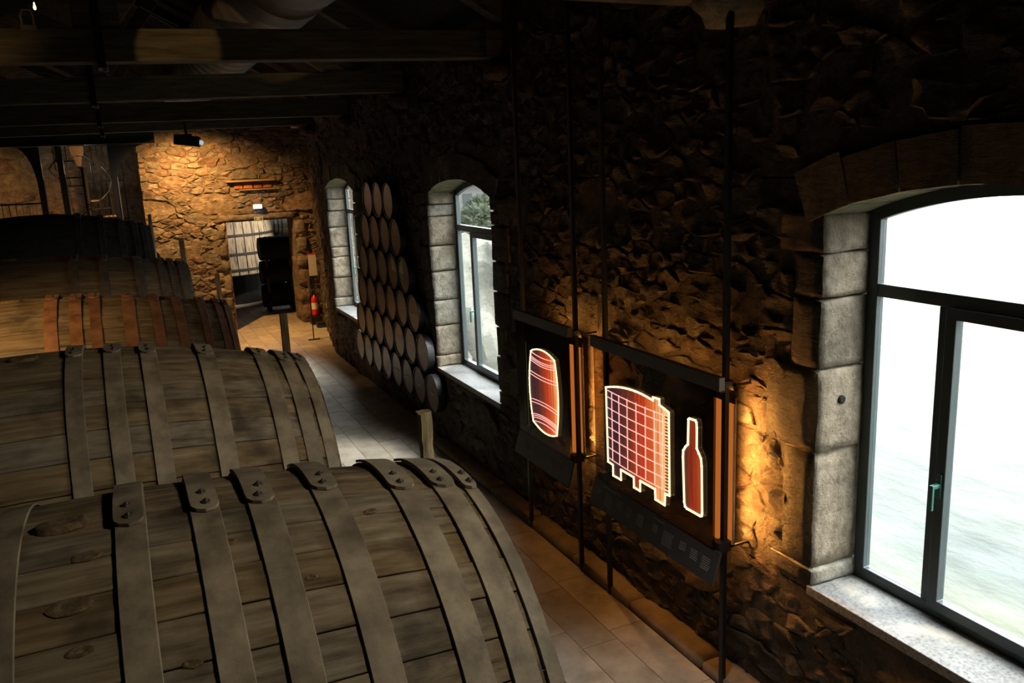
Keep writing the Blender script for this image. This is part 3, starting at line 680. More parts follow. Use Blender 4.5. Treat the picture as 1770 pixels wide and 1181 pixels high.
# small ceiling fittings
sd = empty('smoke_detector', (3.02, 15.55, 4.13), label='small white round smoke detector under the farthest roof beam by the right wall', cat='detector')
MB().lathe([(.02, -.03), (.07, -.025), (.075, 0)], (0, 0, 0)).build('detector_body', M['white'], sd)
bu = empty('roof_lamp', (-.545, 10.7, 5.2), label='tiny glowing bulb up in the dark roof at the top left', cat='lamp')
MB().lathe([(.004, -.03), (.013, -.02), (.016, 0), (.010, .02), (.006, .05)], (0, 0, 0), n=12).build('bulb', M['bulb'], bu, smooth=True)
MB().tube((0, 0, .05), (0, 0, 1.6), .006, n=6).build('lamp_cable', M['black'], bu)
cl = empty('beam_clamp', (-.42, 7.12, 4.46), label='pale horseshoe shaped clamp standing on the nearest visible roof beam', cat='clamp')
mb = MB(); mb.path([(-.035, 0, .0), (-.04, 0, .08), (-.025, 0, .12), (.025, 0, .12), (.04, 0, .08), (.035, 0, .0)], .009); mb.box(-.05, .05, -.02, .02, -.015, .015); mb.build('clamp_hoop', M['duct'], cl)

# ---------------------------------------------------------------- great barrels
def barrel(idx, label, Xr, cy_, Re, Rm, xm, base, hoops, stave_m, hoop_m, nst, tabs=True, bung=True, joint=97):
    cz = base + Rm; HL = Xr - xm
    root = empty('great_barrel', (xm, cy_, 0), label=label, cat='barrel', group='row of great barrels')
    R = lambda x: Rm - (Rm - Re) * (x / HL) ** 2
    rg = random.Random(idx * 11)
    # stave mesh (local: along x, radial +z), 3 variants
    vs = []
    for vnt in range(3):
        V = []; fs = []; nx = 12; rr = random.Random(vnt + idx * 5); wave = [rr.uniform(-.0035, .0035) for _ in range(nx + 1)]
        for i in range(nx + 1):
            x = -HL + 2 * HL * i / nx; Rx = R(x); hw = PI / nst * .992
            for (fr_, dR) in ((-1, -.05), (-.988, -.003), (-.96, 0), (0, .001), (.96, 0), (.988, -.003), (1, -.05)):
                a = hw * fr_ * (1 - (.004 if abs(fr_) > .9 else 0)); RR = Rx + dR + wave[i]
                V.append((x, RR * math.sin(a), RR * math.cos(a)))
        for i in range(nx):
            for j in range(6): fs.append((i * 7 + j, i * 7 + j + 1, (i + 1) * 7 + j + 1, (i + 1) * 7 + j))
            fs.append((i * 7, (i + 1) * 7, (i + 1) * 7 + 6, i * 7 + 6))
        fs += [tuple(range(7)), tuple(range(nx * 7, nx * 7 + 7))[::-1]]
        mb = MB(); mb.add(V, fs); me = mb.mesh('stave', stave_m, smooth=False); vs.append(me)
    for k in range(nst):
        o = inst('stave', vs[k % 3 if k % 7 else 0], root, (0, 0, cz), (2 * PI * (k + .37) / nst, 0, 0))
        s_ = 1 + rg.uniform(-.0022, .0014); o.scale = (1, s_, s_)
    # heads
    for s in (-1, 1):
        x = s * (HL - .09); Rh = R(x) - .045; npl = 9; wd = 2 * Rh / npl
        for k in range(npl):
            y0 = -Rh + wd * k + .002; y1 = y0 + wd - .004; P = []
            for q in range(6):
                yv = y0 + (y1 - y0) * q / 5; P.append((yv, math.sqrt(max(0, Rh * Rh - yv * yv)) + 1e-4))
            P += [(p[0], -p[1]) for p in reversed(P)]
            MB().prism(P, 'x', x - .02, x + .02 + rg.uniform(-.002, .002)).build('head_board', stave_m, root, loc=(0, 0, cz))
    ja = math.radians(joint)
    nseg = 72
    for hx0, hx1 in hoops:
        x0, x1 = hx0 - xm, hx1 - xm; mb = MB(); V = []; fs = []
        da = rg.uniform(-.04, .04)
        tk = .007
        prof = [(x0, .003), (x0 + .003, .010), ((x0 + x1) / 2, .009), (x1 - .003, .010), (x1, .003)]
        rw = [rg.uniform(-.0016, .0022) for _ in range(12)]
        for i in range(nseg):
            a = 2 * PI * i / nseg; w_ = noise.noise(Vector((x0 * 7, math.cos(a) * 1.5, math.sin(a) * 1.5))) * .006
            w2 = abs(noise.noise(Vector((x1 * 9, math.cos(a) * 2 + 4, math.sin(a) * 2)))) * .004
            for j, (px, dr) in enumerate(prof):
                RR = R(px) + dr + w2; V.append((px + w_, -RR * math.cos(a), RR * math.sin(a)))
        for i in range(nseg):
            for j in range(4): fs.append((i * 5 + j, i * 5 + j + 1, ((i + 1) % nseg) * 5 + j + 1, ((i + 1) % nseg) * 5 + j))
        mb.add(V, fs)
        hoop = mb.build('hoop', hoop_m, root, smooth=False, loc=(0, 0, cz))
        if tabs and x0 > -.1 * HL:     # overlapping end of the hoop with its rounded tip
            tb = MB(); V = []; fs = []; a0 = ja - math.radians(14) + da; a1 = ja + math.radians(16) + da; nn = 14; xc = (x0 + x1) / 2; hw = (x1 - x0) / 2 * .98
            rtip = hw / Rm
            for i in range(nn + 1):
                a = a0 + (a1 - a0) * (i / nn) ** 1.5; dd = (a - a0) / rtip
                ww = hw * (math.sqrt(max(0, 1 - (1 - dd) ** 2)) if dd < 1 else 1); ww = max(ww, .002)
                for q in (-1, -.97, 0, .97, 1):
                    px = xc + ww * q; RR = R(px) + (.012 if abs(q) == 1 else .0225); V.append((px, -RR * math.cos(a), RR * math.sin(a)))
            for i in range(nn):
                for j in range(4): fs.append((i * 5 + j, i * 5 + j + 1, (i + 1) * 5 + j + 1, (i + 1) * 5 + j))
            fs.append((0, 1, 2, 3, 4)); tb.add(V, fs); tb.build('hoop_overlap', hoop_m, hoop, smooth=False)
            for q in (.045, .125):
                a = a0 + q / Rm; RR = R(xc) + .022; c = Vector((xc + rg.uniform(-.008, .008), -RR * math.cos(a), RR * math.sin(a))); nrm = Vector((0, -math.cos(a), math.sin(a)))
                rv = MB(); rv.tube(c - nrm * .004, c + nrm * .006, .017, .013, n=8); rv.tube(c + nrm * .004, c + nrm * .014, .010, .003, n=6); rv.build('rivet', M['rivet'], hoop)
    if bung:
        a = math.radians(87); RR = Rm; c = Vector((-.02, -RR * math.cos(a), RR * math.sin(a))); mb = MB(); n = 20; V = []; fs = []
        for (s_, h_) in ((1.08, -.004), (1.0, .010), (.86, .016), (.45, .012)):
            for i in range(n):
                q = 2 * PI * i / n; nz_ = noise.noise(Vector((math.cos(q) * 2, math.sin(q) * 2, s_ * 3))) * .007
                V.append(c + Vector((.075 * s_ * math.cos(q), .042 * s_ * math.sin(q), h_ + nz_)))
        for k in range(3): fs += [(k * n + i, k * n + (i + 1) % n, (k + 1) * n + (i + 1) % n, (k + 1) * n + i) for i in range(n)]
        fs.append(tuple(range(3 * n, 4 * n))); mb.add(V, fs); mb.build('bung', M['bung'], root, smooth=True, loc=(0, 0, cz))
    if idx == 1:
        for kx, ka, kr in ((-.21, 76, .022), (-.26, 66, .030), (.17, 73, .012), (.37, 62, .010), (-.24, 58, .018), (.62, 76, .012), (.02, 52, .014)):
            a = math.radians(ka); RR = R(kx - xm); nrm = Vector((0, -math.cos(a), math.sin(a))); c = Vector((kx - xm, 0, 0)) + nrm * RR; t1 = Vector((1, 0, 0)); t2 = nrm.cross(t1); V = []; fs = []; n = 12
            for s_, h_ in ((1.25, .0005), (1.0, .006), (.7, .004), (.3, -.001)):
                for i in range(n):
                    q = 2 * PI * i / n; w_ = 1 + .3 * noise.noise(Vector((math.cos(q) * 2, math.sin(q) * 2, ka)))
                    V.append(c + t1 * (kr * 1.6 * s_ * w_ * math.cos(q)) + t2 * (kr * .8 * s_ * w_ * math.sin(q)) + nrm * h_)
            for k in range(3): fs += [(k * n + i, k * n + (i + 1) % n, (k + 1) * n + (i + 1) % n, (k + 1) * n + i) for i in range(n)]
            fs.append(tuple(range(3 * n, 4 * n))); MB().add(V, fs).build('knot', M['bung'], root, smooth=True, loc=(0, 0, cz))
    # cradle
    cr = empty('barrel_cradle', (xm, cy_, 0), label='low timber cradle under ' + label.split(',')[0], cat='cradle', group='barrel cradles')
    for s in (-.72, .72):
        x = s * HL; Rx = R(x); P = []
        for i in range(11):
            yv = -.62 + 1.24 * i / 10; P.append((yv, cz - math.sqrt((Rx + .016) ** 2 - yv * yv) - .001))
        P += [(.7, P[-1][1] - .02), (.7, 0), (-.7, 0), (-.7, P[0][1] - .02)]
        MB().prism(P, 'x', x - .1, x + .1).build('cradle_bearer', M['dark_stave'], cr)
    return R
def mirror(hs, c): return hs + [(2 * c - b, 2 * c - a) for a, b in hs]
H1 = [(-.143, -.052), (.078, .169), (.247, .341), (.464, .560), (.724, .822), (.878, .972), (.990, 1.046)]
barrel(1, 'nearest great oak barrel, grey and dusty with seven broad riveted hoops', 1.05, 2.785, .912, 1.04, -.264, .289, mirror(H1, -.264), M['stave'], M['hoop'], 46)
H2 = [(-.369, -.284), (-.184, -.096), (-.006, .080), (.289, .385), (.600, .690), (.735, .82), (.840, .908)]
barrel(2, 'second great oak barrel from the front, brown with a dark bung hole at its left', .915, 5.08, .887, 1.11, -.55, .248, mirror(H2, -.55), M['stave'], M['hoop'], 44)
H3 = [(-.64, -.545), (-.465, -.375), (-.326, -.245), (-.084, .01), (.125, .20), (.296, .37), (.495, .56), (.632, .69), (.705, .75)]
barrel(3, 'third great barrel from the front, lit warm at its left with rusty red hoops', .755, 7.70, .895, 1.09, -.86, .276, mirror(H3, -.86), M['stave'], M['rust'], 42)
H4 = [(-.587, -.49), (-.288, -.20), (.055, .15), (.299, .37), (.41, .48), (.51, .60)]
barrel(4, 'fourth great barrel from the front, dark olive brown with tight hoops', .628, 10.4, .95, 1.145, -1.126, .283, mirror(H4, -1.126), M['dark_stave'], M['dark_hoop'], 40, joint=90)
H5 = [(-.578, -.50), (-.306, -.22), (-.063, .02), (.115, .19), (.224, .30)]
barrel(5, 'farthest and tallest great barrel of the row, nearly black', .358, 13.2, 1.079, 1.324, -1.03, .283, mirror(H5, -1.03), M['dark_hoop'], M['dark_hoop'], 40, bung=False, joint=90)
# posts standing between the barrel heads
PO = [(1.256, 3.86, 2.175, 'short pale weathered wooden post just behind the nearest barrel', .036), (1.012, 6.35, 2.341, 'wooden post between the second and third great barrels', .03), (.821, 9.05, 2.376, 'slim wooden post between the third and fourth great barrels', .026),
      (.68, 11.8, 2.577, 'reddish brown wooden post between the fourth and fifth great barrels', .034), (.413, 14.6, 2.79, 'thin post behind the farthest great barrel', .03)]
for x, y, zt, lb, hw in PO:
    p = empty('barrel_post', (x, y, 0), label=lb, cat='post', group='posts between the barrels')
    if y < 4:
        b = rough_box(-hw * .9, hw * .9, -hw, hw, 1.915, zt, .004, 3, n=(2, 2, 6), rnd=.004); b.build('post_timber', M['post'], p)
        MB().tube((0, 0, 0), (0, 0, 1.92), .017).build('post_stem', M['black'], p); MB().box(-.04, .03, -.03, .02, zt - .003, zt + .004).build('splintered_top', M['post'], p)
    else:
        b = rough_box(-hw, hw, -hw, hw, 0, zt, .003, int(y), n=(2, 2, 8), rnd=.004); b.build('post_timber', M['ledge'] if y > 11 and y < 12 else M['post'], p)
    
# ---------------------------------------------------------------- round cask-head discs in a pyramid
ROW = [(2.93, 3, 11.68), (2.467, 4, 11.94), (2.007, 5, 12.17), (1.55, 6, 12.36), (1.09, 7, 12.58), (.625, 8, 12.79)]
ORD = ['first', 'second', 'third', 'fourth', 'fifth', 'sixth', 'seventh', 'eighth']; RN = ['top', 'second', 'third', 'fourth', 'fifth', 'bottom']
dm = MB().lathe([(.222, -.004), (.222, .0)], (0, 0, 0), 'x', 40).mesh('cask_head', M['disc'])
rm = MB(); n = 40; V = []
for (R_, h_) in ((.221, .006), (.221, -.014), (.238, -.014), (.240, .07), (.2, .07)): V += [(h_, R_ * math.cos(2 * PI * i / n), R_ * math.sin(2 * PI * i / n)) for i in range(n)]
rm.add(V, [(a * n + i, a * n + (i + 1) % n, (a + 1) * n + (i + 1) % n, (a + 1) * n + i) for a in range(4) for i in range(n)])
rm = rm.mesh('disc_rim', M['discrim'], smooth=False)
bkm = MB().box(-.012, 0, -.075, .075, -.009, .009).mesh('lettering_bar', M['disctext'])
for ri, (z, cnt, yl) in enumerate(ROW):
    for k in range(cnt):
        y = yl - .483 * k
        extra = ''
        if ri == 5 and k >= 5: extra = ', one pale lettering line'
        if ri == 2 and k >= 3: extra = ', yellow shape on it'
        d = empty('cask_head_disc', (3.19, y, z), label='round disc in the %s row of wall pyramid, %s from left%s' % (RN[ri], ORD[k], extra), cat='disc', group='round wall discs in a pyramid')
        inst('disc_face', dm, d); inst('disc_rim', rm, d)
        tr = random.Random(ri * 10 + k)
        MB().tube((.03, 0, 0), (.13, 0, 0), .03, n=8).build('wall_spacer', M['black'], d)
        if ri == 5 and k >= 3:
            o = inst('lettering_bar', bkm, d, (.0, -.01, 0)); o.location = (0.001, -.01, .0)
        elif ri in (3, 4, 5):
            for q in range(3 if ri > 3 else 2):
                wv = tr.uniform(.05, .11); zz = .05 - q * .05
                MB().box(-.0065, -.004, -wv, wv, zz - .0022, zz + .0022).build('lettering_line', M['disctext'], d)
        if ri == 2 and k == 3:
            MB().prism([(.0, .19), (-.10, .14), (-.155, .04), (-.155, -.0), (.02, .02)], 'x', -.0075, -.004).build('yellow_shape', M['discyellow'], d)  # flat yellow shape lying on the disc face
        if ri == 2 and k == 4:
            MB().prism([(.13, .13), (.03, .20), (.0, .0), (.18, .02)], 'x', -.0075, -.004).build('yellow_shape', M['discyellow'], d)
            MB().prism([(.13, -.0), (.10, -.0), (-.02, -.21), (.02, -.2)], 'x', -.0072, -.004).build('pale_strip', M['disctext'], d)

# ---------------------------------------------------------------- lit display panels
def strip(mb, pts, w_, x0, x1, closed=False):
    """flat ribbon following (y,z) points, thickness along x"""
    n = len(pts)
    for i in range(n if closed else n - 1):
        a = Vector((0, *pts[i])); b = Vector((0, *pts[(i + 1) % n])); d = b - a; L_ = d.length
        if L_ < 1e-5: continue
        d.normalize(); q = Vector((1, 0, 0)).cross(d)
        mb.obox((a + b) / 2 + Vector(((x0 + x1) / 2, 0, 0)), d, q, (1, 0, 0), L_ / 2 + w_ * .42, w_ / 2, (x1 - x0) / 2)
PXN = 3.05
def display(label, yn, yf, posts):
    """yn near end, yf far end"""
    root = empty('display_panel', (PXN, (yn + yf) / 2, 0), label=label, cat='display')
    for y in posts:
        pbuild(MB().box(3.118, 3.147, y - .017, y + .017, 0, 4.75), 'post', M['black'], root)
        for z in (2.03, 1.0):
            pbuild(MB().box(3.07, 3.165, y - .033, y + .033, z - .035, z + .03), 'clamp', M['black'], root)
            b = MB().box(3.16, 3.30, y - .045, y - .03, z - .006, z + .006); b.box(3.16, 3.172, y - .045, y + .02, z - .006, z + .006)
            pbuild(b, 'wall_bracket', M['black'], root)
    pbuild(MB().box(3.035, 3.07, yn, yf, 2.015, 2.10), 'header_board', M['headerboard'], root, bevel=.002)
    pbuild(MB().box(3.033, 3.072, yn - .006, yn - .0005, 2.02, 2.098), 'header_end_cap', M['edge'], root)
    pbuild(MB().box(PXN, PXN + .008, yn + .055, yf - .02, .985, 2.03), 'smoked_sheet', M['smoke'], root)
    # sloping text board
    tb = MB(); V = [(2.995, yn, .785), (3.055, yn, .985), (3.055, yf, .985), (2.995, yf, .785), (3.012, yn, .778), (3.072, yn, .98), (3.072, yf, .98), (3.012, yf, .778)]
    tb.add(V, [(0, 1, 2, 3), (4, 7, 6, 5), (0, 4, 5, 1), (2, 6, 7, 3), (0, 3, 7, 4), (1, 5, 6, 2)]); board = pbuild(tb, 'text_board', M['board'], root)
    return root, board
def text_block(root, board, y, z0, nl, hw, seed):
    rr = random.Random(seed); mb = MB(); sx = (3.055 - 2.995) / (.985 - .785)
    for q in range(nl):
        z = z0 - q * .0135; a = rr.uniform(.75, 1) * hw; xx = 2.995 + (z - .785) * sx
        mb.box(xx - .0035, xx + .002, y - a, y + hw * rr.uniform(.85, 1), z - .0028, z + .0028)
    o = root.location; mb.v = rel(mb.v, o); mb.build('text_lines', M['boardtext'], root)
d2, b2 = display('large lit display panel with glowing grid vat and bottle outlines, nearer of the two', 3.77, 5.26, (3.832, 5.2))
d1, b1 = display('smaller lit display panel with one glowing cask outline, farther of the two', 5.605, 6.615, (5.652, 6.60))
for i, (y, nl, hw) in enumerate([(5.17, 3, .02), (5.02, 7, .05), (4.87, 4, .035), (4.74, 5, .038), (4.6, 6, .042), (4.42, 4, .03), (4.27, 7, .06), (4.11, 4, .035), (3.99, 5, .038), (3.87, 6, .045)]):
    text_block(d2, b2, y, .915, nl, hw, i)
text_block(d2, b2, 5.0, .955, 1, .14, 50); text_block(d2, b2, 4.4, .955, 1, .08, 51)
for i, y in enumerate((6.45, 6.3, 6.12, 5.95, 5.8)): text_block(d1, b1, y, .91, 4, .04, 70 + i)
XF = PXN - .0045
def shape(root, poly, mat, x0=XF - .001, x1=XF + .002, name='wood_print'):
    pbuild(MB().prism(poly, 'x', x0, x1), name, mat, root)
# vat with grid
top = [(5.056 + (4.278 - 5.056) * t_ / 14, 1.744 + (1.756 - 1.744) * t_ / 14 + .056 * (1 - ((t_ - 7) / 7) ** 2)) for t_ in range(15)]
def topz(y):
    t_ = (5.056 - y) / (5.056 - 4.278) * 14; return 1.744 + .012 * t_ / 14 + .056 * (1 - ((t_ - 7) / 7) ** 2)
left = [p for p in top if p[0] > 4.46]; right = [p for p in top if p[0] < 4.38]
outl = left + [(4.457, topz(4.457)), (4.455, 1.815), (4.384, 1.820), (4.383, topz(4.383))] + right + \
    [(4.272, 1.184), (4.322, 1.178), (4.327, 1.096), (4.436, 1.098), (4.44, 1.170), (4.62, 1.168), (4.62, 1.092), (4.699, 1.092), (4.701, 1.167), (4.869, 1.168), (4.868, 1.09), (4.976, 1.088), (4.977, 1.17), (5.045, 1.174)]
WP = wood_print('vat_wood_print', 1.0, 4.33 - d2.location.y, 5.02 - d2.location.y)
shape(d2, [p for p in outl], WP, name='vat_print')
mb = MB(); strip(mb, outl, .0125, XF - .008, XF - .001, True); pbuild(mb, 'vat_outline', M['neon'], d2)
for y in (4.98, 4.885, 4.778, 4.664, 4.552, 4.445, 4.352):
    mb = MB(); strip(mb, [(y, 1.205), (y, 1.722)], .0048, XF - .006, XF - .001); pbuild(mb, 'grid_line', M['pink'], d2)
for z in (1.722, 1.672, 1.59, 1.516, 1.442, 1.366, 1.285, 1.203):
    pts = [(5.035 - (5.035 - 4.285) * t_ / 10, z - .012 * (1 - ((t_ - 5) / 5) ** 2) + .004) for t_ in range(11)]
    mb = MB(); strip(mb, pts, .0048, XF - .006, XF - .001); pbuild(mb, 'grid_line', M['pink'], d2)
for k in range(24):
    z = 1.20 + k * .0225; mb = MB(); strip(mb, [(4.285, z), (4.315, z)], .004, XF - .0095, XF - .001); pbuild(mb, 'scale_tick', M['black'], d2)
# bottle
bot = [(4.071, 1.765), (4.060, 1.774), (4.0, 1.778), (3.990, 1.768), (3.986, 1.735), (3.986, 1.60), (3.965, 1.575), (3.944, 1.548), (3.936, 1.50), (3.929, 1.19), (3.934, 1.172), (3.95, 1.166), (4.085, 1.164), (4.105, 1.172), (4.113, 1.20), (4.127, 1.50), (4.124, 1.545), (4.10, 1.578), (4.076, 1.60)]
WB = wood_print('bottle_wood_print', .62, 3.85 - d2.location.y, 4.26 - d2.location.y)
shape(d2, bot, WB, name='bottle_print'); mb = MB(); strip(mb, bot, .0125, XF - .008, XF - .001, True); pbuild(mb, 'bottle_outline', M['neon'], d2)
# cask
def cask_side(z, s):
    t_ = (z - 1.46) / .32; return (5.852 - .043 * (1 - t_ * t_)) if s > 0 else (6.288 + .052 * (1 - t_ * t_))
cask = [(cask_side(1.15 + .63 * i / 10, -1), 1.15 + .63 * i / 10) for i in range(11)]
cask += [(6.30 - .448 * i / 10, 1.781 + .045 * (1 - ((i - 5) / 5) ** 2)) for i in range(1, 11)]
cask += [(cask_side(1.776 - .636 * i / 10, 1), 1.776 - .636 * i / 10) for i in range(1, 11)]
cask += [(5.852 + .43 * i / 10, 1.14 + .01 * i / 10 - .045 * (1 - ((i - 5) / 5) ** 2)) for i in range(1, 10)]
WC = wood_print('cask_wood_print', 1.0, 5.82 - d1.location.y, 6.3 - d1.location.y)
shape(d1, cask, WC, name='cask_print'); mb = MB(); strip(mb, cask, .011, XF - .008, XF - .001, True); pbuild(mb, 'cask_outline', M['neon'], d1)
for z, sg in ((1.775, -.6), (1.738, -.8), (1.722, -.8), (1.703, -.8), (1.604, -.5), (1.576, -.5), (1.350, .5), (1.323, .5), (1.218, .8), (1.203, .8), (1.186, .8), (1.155, .7)):
    pts = []
    for i in range(11):
        t_ = i / 10; yl_ = cask_side(z, -1) - .006; yr_ = cask_side(z, 1) + .006
        pts.append((yl_ + (yr_ - yl_) * t_, z + sg * .03 * (1 - ((i - 5) / 5) ** 2)))
    mb = MB(); strip(mb, pts, .0042, XF - .006, XF - .001); pbuild(mb, 'cask_band_line', M['pink'], d1)
mb = MB(); strip(mb, [(6.386, 1.847), (6.384, 1.081)], .004, XF - .006, XF - .001); pbuild(mb, 'light_line', M['edge'], d1)
# rear sheets and amber led strips facing the wall
M['rear'] = plain('emissive_rear_sheet', (.3, .13, .05), .5, emit=(1.0, .27, .045), es=.42)  # glow set as emission, standing in for lamp light on the sheet
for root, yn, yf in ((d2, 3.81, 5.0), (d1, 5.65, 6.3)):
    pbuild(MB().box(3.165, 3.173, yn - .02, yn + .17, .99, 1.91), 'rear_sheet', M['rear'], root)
    pbuild(MB().box(3.160, 3.176, yn - .0225, yn - .0205, .99, 1.91), 'rear_sheet_edge', M['edge'], root)
    pbuild(MB().box(3.176, 3.190, yn - .012, yn + .02, 1.0, 1.95), 'led_housing', M['black'], root)
def amber(name, loc, tgt, p, sx, sy):
    return light(name, 'AREA', loc, p, AMBER, tgt, sx, sy)
for nm, yn, yf, pw in (('near', 3.86, 5.2, 1.0), ('far', 5.70, 6.55, 1.0)):
    amber(nm + '_panel_side_light', (3.158, yn - .03, 1.50), (3.34, yn - .10, 1.50), 5.0 * pw, .95, .02) if False else None
def bar_light(name, loc, power, direction, long_axis, length):
    o = light(name, 'AREA', loc, power, AMBER, None, length, .035)
    z = -Vector(direction).normalized(); x = Vector(long_axis); y = z.cross(x).normalized(); x = y.cross(z)
    o.matrix_world = Matrix(((x.x, y.x, z.x, loc[0]), (x.y, y.y, z.y, loc[1]), (x.z, y.z, z.z, loc[2]), (0, 0, 0, 1)))
for nm, yn, yf, pw in (('near', 3.81, 5.15, 1.0), ('far', 5.65, 6.45, .75)):
    bar_light(nm + '_panel_side_light', (3.195, yn - .0, 1.48), 36 * pw, (.75, -.66, 0), (0, 0, 1), .9)
    bar_light(nm + '_panel_top_light', (3.16, (yn + yf) / 2 - .1, 2.0), 3.2 * pw, (.35, 0, 1), (0, 1, 0), (yf - yn) * .9)
    bar_light(nm + '_panel_foot_light', (3.15, (yn + yf) / 2, .96), 2.2 * pw, (.4, 0, -1), (0, 1, 0), (yf - yn) * .9)

# ---------------------------------------------------------------- back corner: sign stand, extinguisher, exit signs
ss = empty('sign_stand', (3.2, 16.7, 0), label='thin black sign stand with a flat foot near the back door', cat='stand')
MB().box(-.09, .14, -.05, .05, 0, .012).build('stand_foot', M['black'], ss); MB().tube((0.02, 0, 0), (.02, 0, 1.35), .011, n=8).build('stand_pole', M['black'], ss)
MB().box(-.0, .04, -.03, -.01, .9, 1.36).build('stand_plate', M['edge'], ss)
ns_ = empty('notice_board', (3.70, 18.55, 1.06), label='pale blank notice board beside the doorway, above the fire extinguisher', cat='notice board')
MB().box(-.085, .085, 0, .02, 0, .48).build('board_face', M['white'], ns_); MB().box(-.095, .095, -.005, .03, .48, .5).build('board_top_rail', M['red'], ns_); MB().box(-.095, .095, -.005, .04, -.06, 0).build('board_bottom_rail', M['black'], ns_)
MB().tube((0, .03, -1.06), (0, .03, 0), .014, n=8).build('board_pole', M['black'], ns_); MB().box(-.16, .16, -.08, .12, -1.06, -1.045).build('board_foot', M['black'], ns_)
ex_ = empty('fire_extinguisher', (3.64, 18.42, .18), label='red fire extinguisher with white label beside the doorway', cat='fire extinguisher')
MB().lathe([(.05, 0), (.07, .012), (.072, .05), (.072, .36), (.06, .41), (.03, .44), (.024, .47)], (0, 0, 0), n=24).build('cylinder_body', M['red'], ex_, smooth=True)
MB().lathe([(.0728, .16), (.0728, .3)], (0, 0, 0), n=24).build('white_label', M['white'], ex_); MB().box(-.045, .03, -.012, .012, .47, .5).build('valve_handle', M['black'], ex_)
MB().path([(.03, -.02, .46), (.08, -.03, .42), (.095, -.03, .25), (.09, -.03, .08)], .009).build('hose', M['black'], ex_)
MB().box(-.11, .11, -.1, .1, -.18, 0).build('floor_stand', M['black'], ex_, bevel=.01)
bn = empty('floor_bin', (3.66, 17.95, 0), label='low black and blue floor box next to the extinguisher', cat='box'); MB().box(-.11, .11, -.08, .08, 0, .09).build('box_body', M['blue'], bn, bevel=.01)
MB().box(-.12, .12, -.09, .09, .09, .11).build('box_lid', M['black'], bn)
em = empty('emergency_lamp', (2.685, BY - .08, 2.635), label='glowing white emergency lamp above the back doorway', cat='lamp')
MB().box(-.095, .095, -.02, .05, -.048, .048).build('lamp_housing', M['white'], em, bevel=.008); MB().box(-.08, .08, -.03, -.02, -.036, .036).build('lamp_diffuser', M['lamp'], em)
es = empty('exit_sign', (2.68, BY - .06, 2.367), label='small green exit sign with running figure pictogram above the back doorway', cat='sign')
MB().box(-.09, .09, 0, .02, -.045, .045).build('sign_plate', M['exit'], es)
mb = MB()
for a in ((-.09, -.045, .18, .006), (-.09, .039, .18, .006), (-.09, -.045, .006, .09), (.084, -.045, .006, .09), (-.04, -.03, .006, .06), (.02, -.03, .006, .06), (-.04, .024, .066, .006)): mb.box(a[0], a[0] + a[2], -.004, 0, a[1], a[1] + a[3])
mb.build('sign_border', M['exitmark'], es)
mb = MB(); mb.tube((-.008, -.005, .018), (-.008, -.001, .018), .007, n=8); strip_ = [((-.008, .012), (-.012, -.006)), ((-.012, -.006), (-.024, -.02)), ((-.012, -.006), (.004, -.018)), ((-.008, .008), (.006, .0)), ((-.008, .008), (-.022, .002))]
for a, b in strip_: mb.tube((a[0], -.003, a[1]), (b[0], -.003, b[1]), .0025, n=5)
mb.build('running_figure', M['exitmark'], es)
light('emergency_lamp_light', 'POINT', (2.685, BY - .2, 2.62), 1.0, (.85, .95, 1), size=.05)

# ---------------------------------------------------------------- room beyond the door: vat, stacked casks
vt = empty('upright_vat', (2.42, 23.4, 0), label='large pale upright wooden vat with grey hoops seen through the doorway', cat='vat')
VR0, VR1, VZ0, VZ1 = 1.32, 1.2, .80, 2.75
def vr(z): return VR0 + (VR1 - VR0) * (z - VZ0) / (VZ1 - VZ0)
nS = 34; V = []; fs = []; hw = PI / nS * .97
for z in (VZ0, VZ1):
    for q, dr in ((-1, -.03), (-.9, 0), (.9, 0), (1, -.03)):
        a = hw * q; V.append((-(vr(z) + dr) * math.sin(a), -(vr(z) + dr) * math.cos(a), z))
fs = [(0, 1, 5, 4), (1, 2, 6, 5), (2, 3, 7, 6), (0, 3, 2, 1), (4, 5, 6, 7), (0, 4, 7, 3)]
me = MB().add(V, fs).mesh('vat_stave', M['vat'])
for k in range(nS): inst('vat_stave', me, vt, (0, 0, 0), (0, 0, 2 * PI * k / nS))
for z in (.93, 1.33, 1.80, 2.2): 
    MB().lathe([(vr(z) + .004, z - .03), (vr(z) + .014, z - .03), (vr(z) + .012, z + .03), (vr(z) + .002, z + .03)], (0, 0, 0), n=48).build('vat_hoop', M['vathoop'], vt)
MB().lathe([(.95, 0), (.95, VZ0 - .02)], (0, 0, 0), n=30).build('vat_underside_shade', M['black'], vt)  # black drum added in place of the shade beneath the vat
MB().lathe([(VR0 - .02, VZ0 - .02), (VR0 - .02, VZ0 + .05)], (0, 0, 0), n=40).build('vat_floor', M['vathoop'], vt)
for a in (-.9, 0, .9, 2.2, 3.14, -2.2): MB().box(math.sin(a) * .85 - .06, math.sin(a) * .85 + .06, -math.cos(a) * .85 - .06, -math.cos(a) * .85 + .06, 0, VZ0 - .02).build('vat_leg', M['vat'], vt)
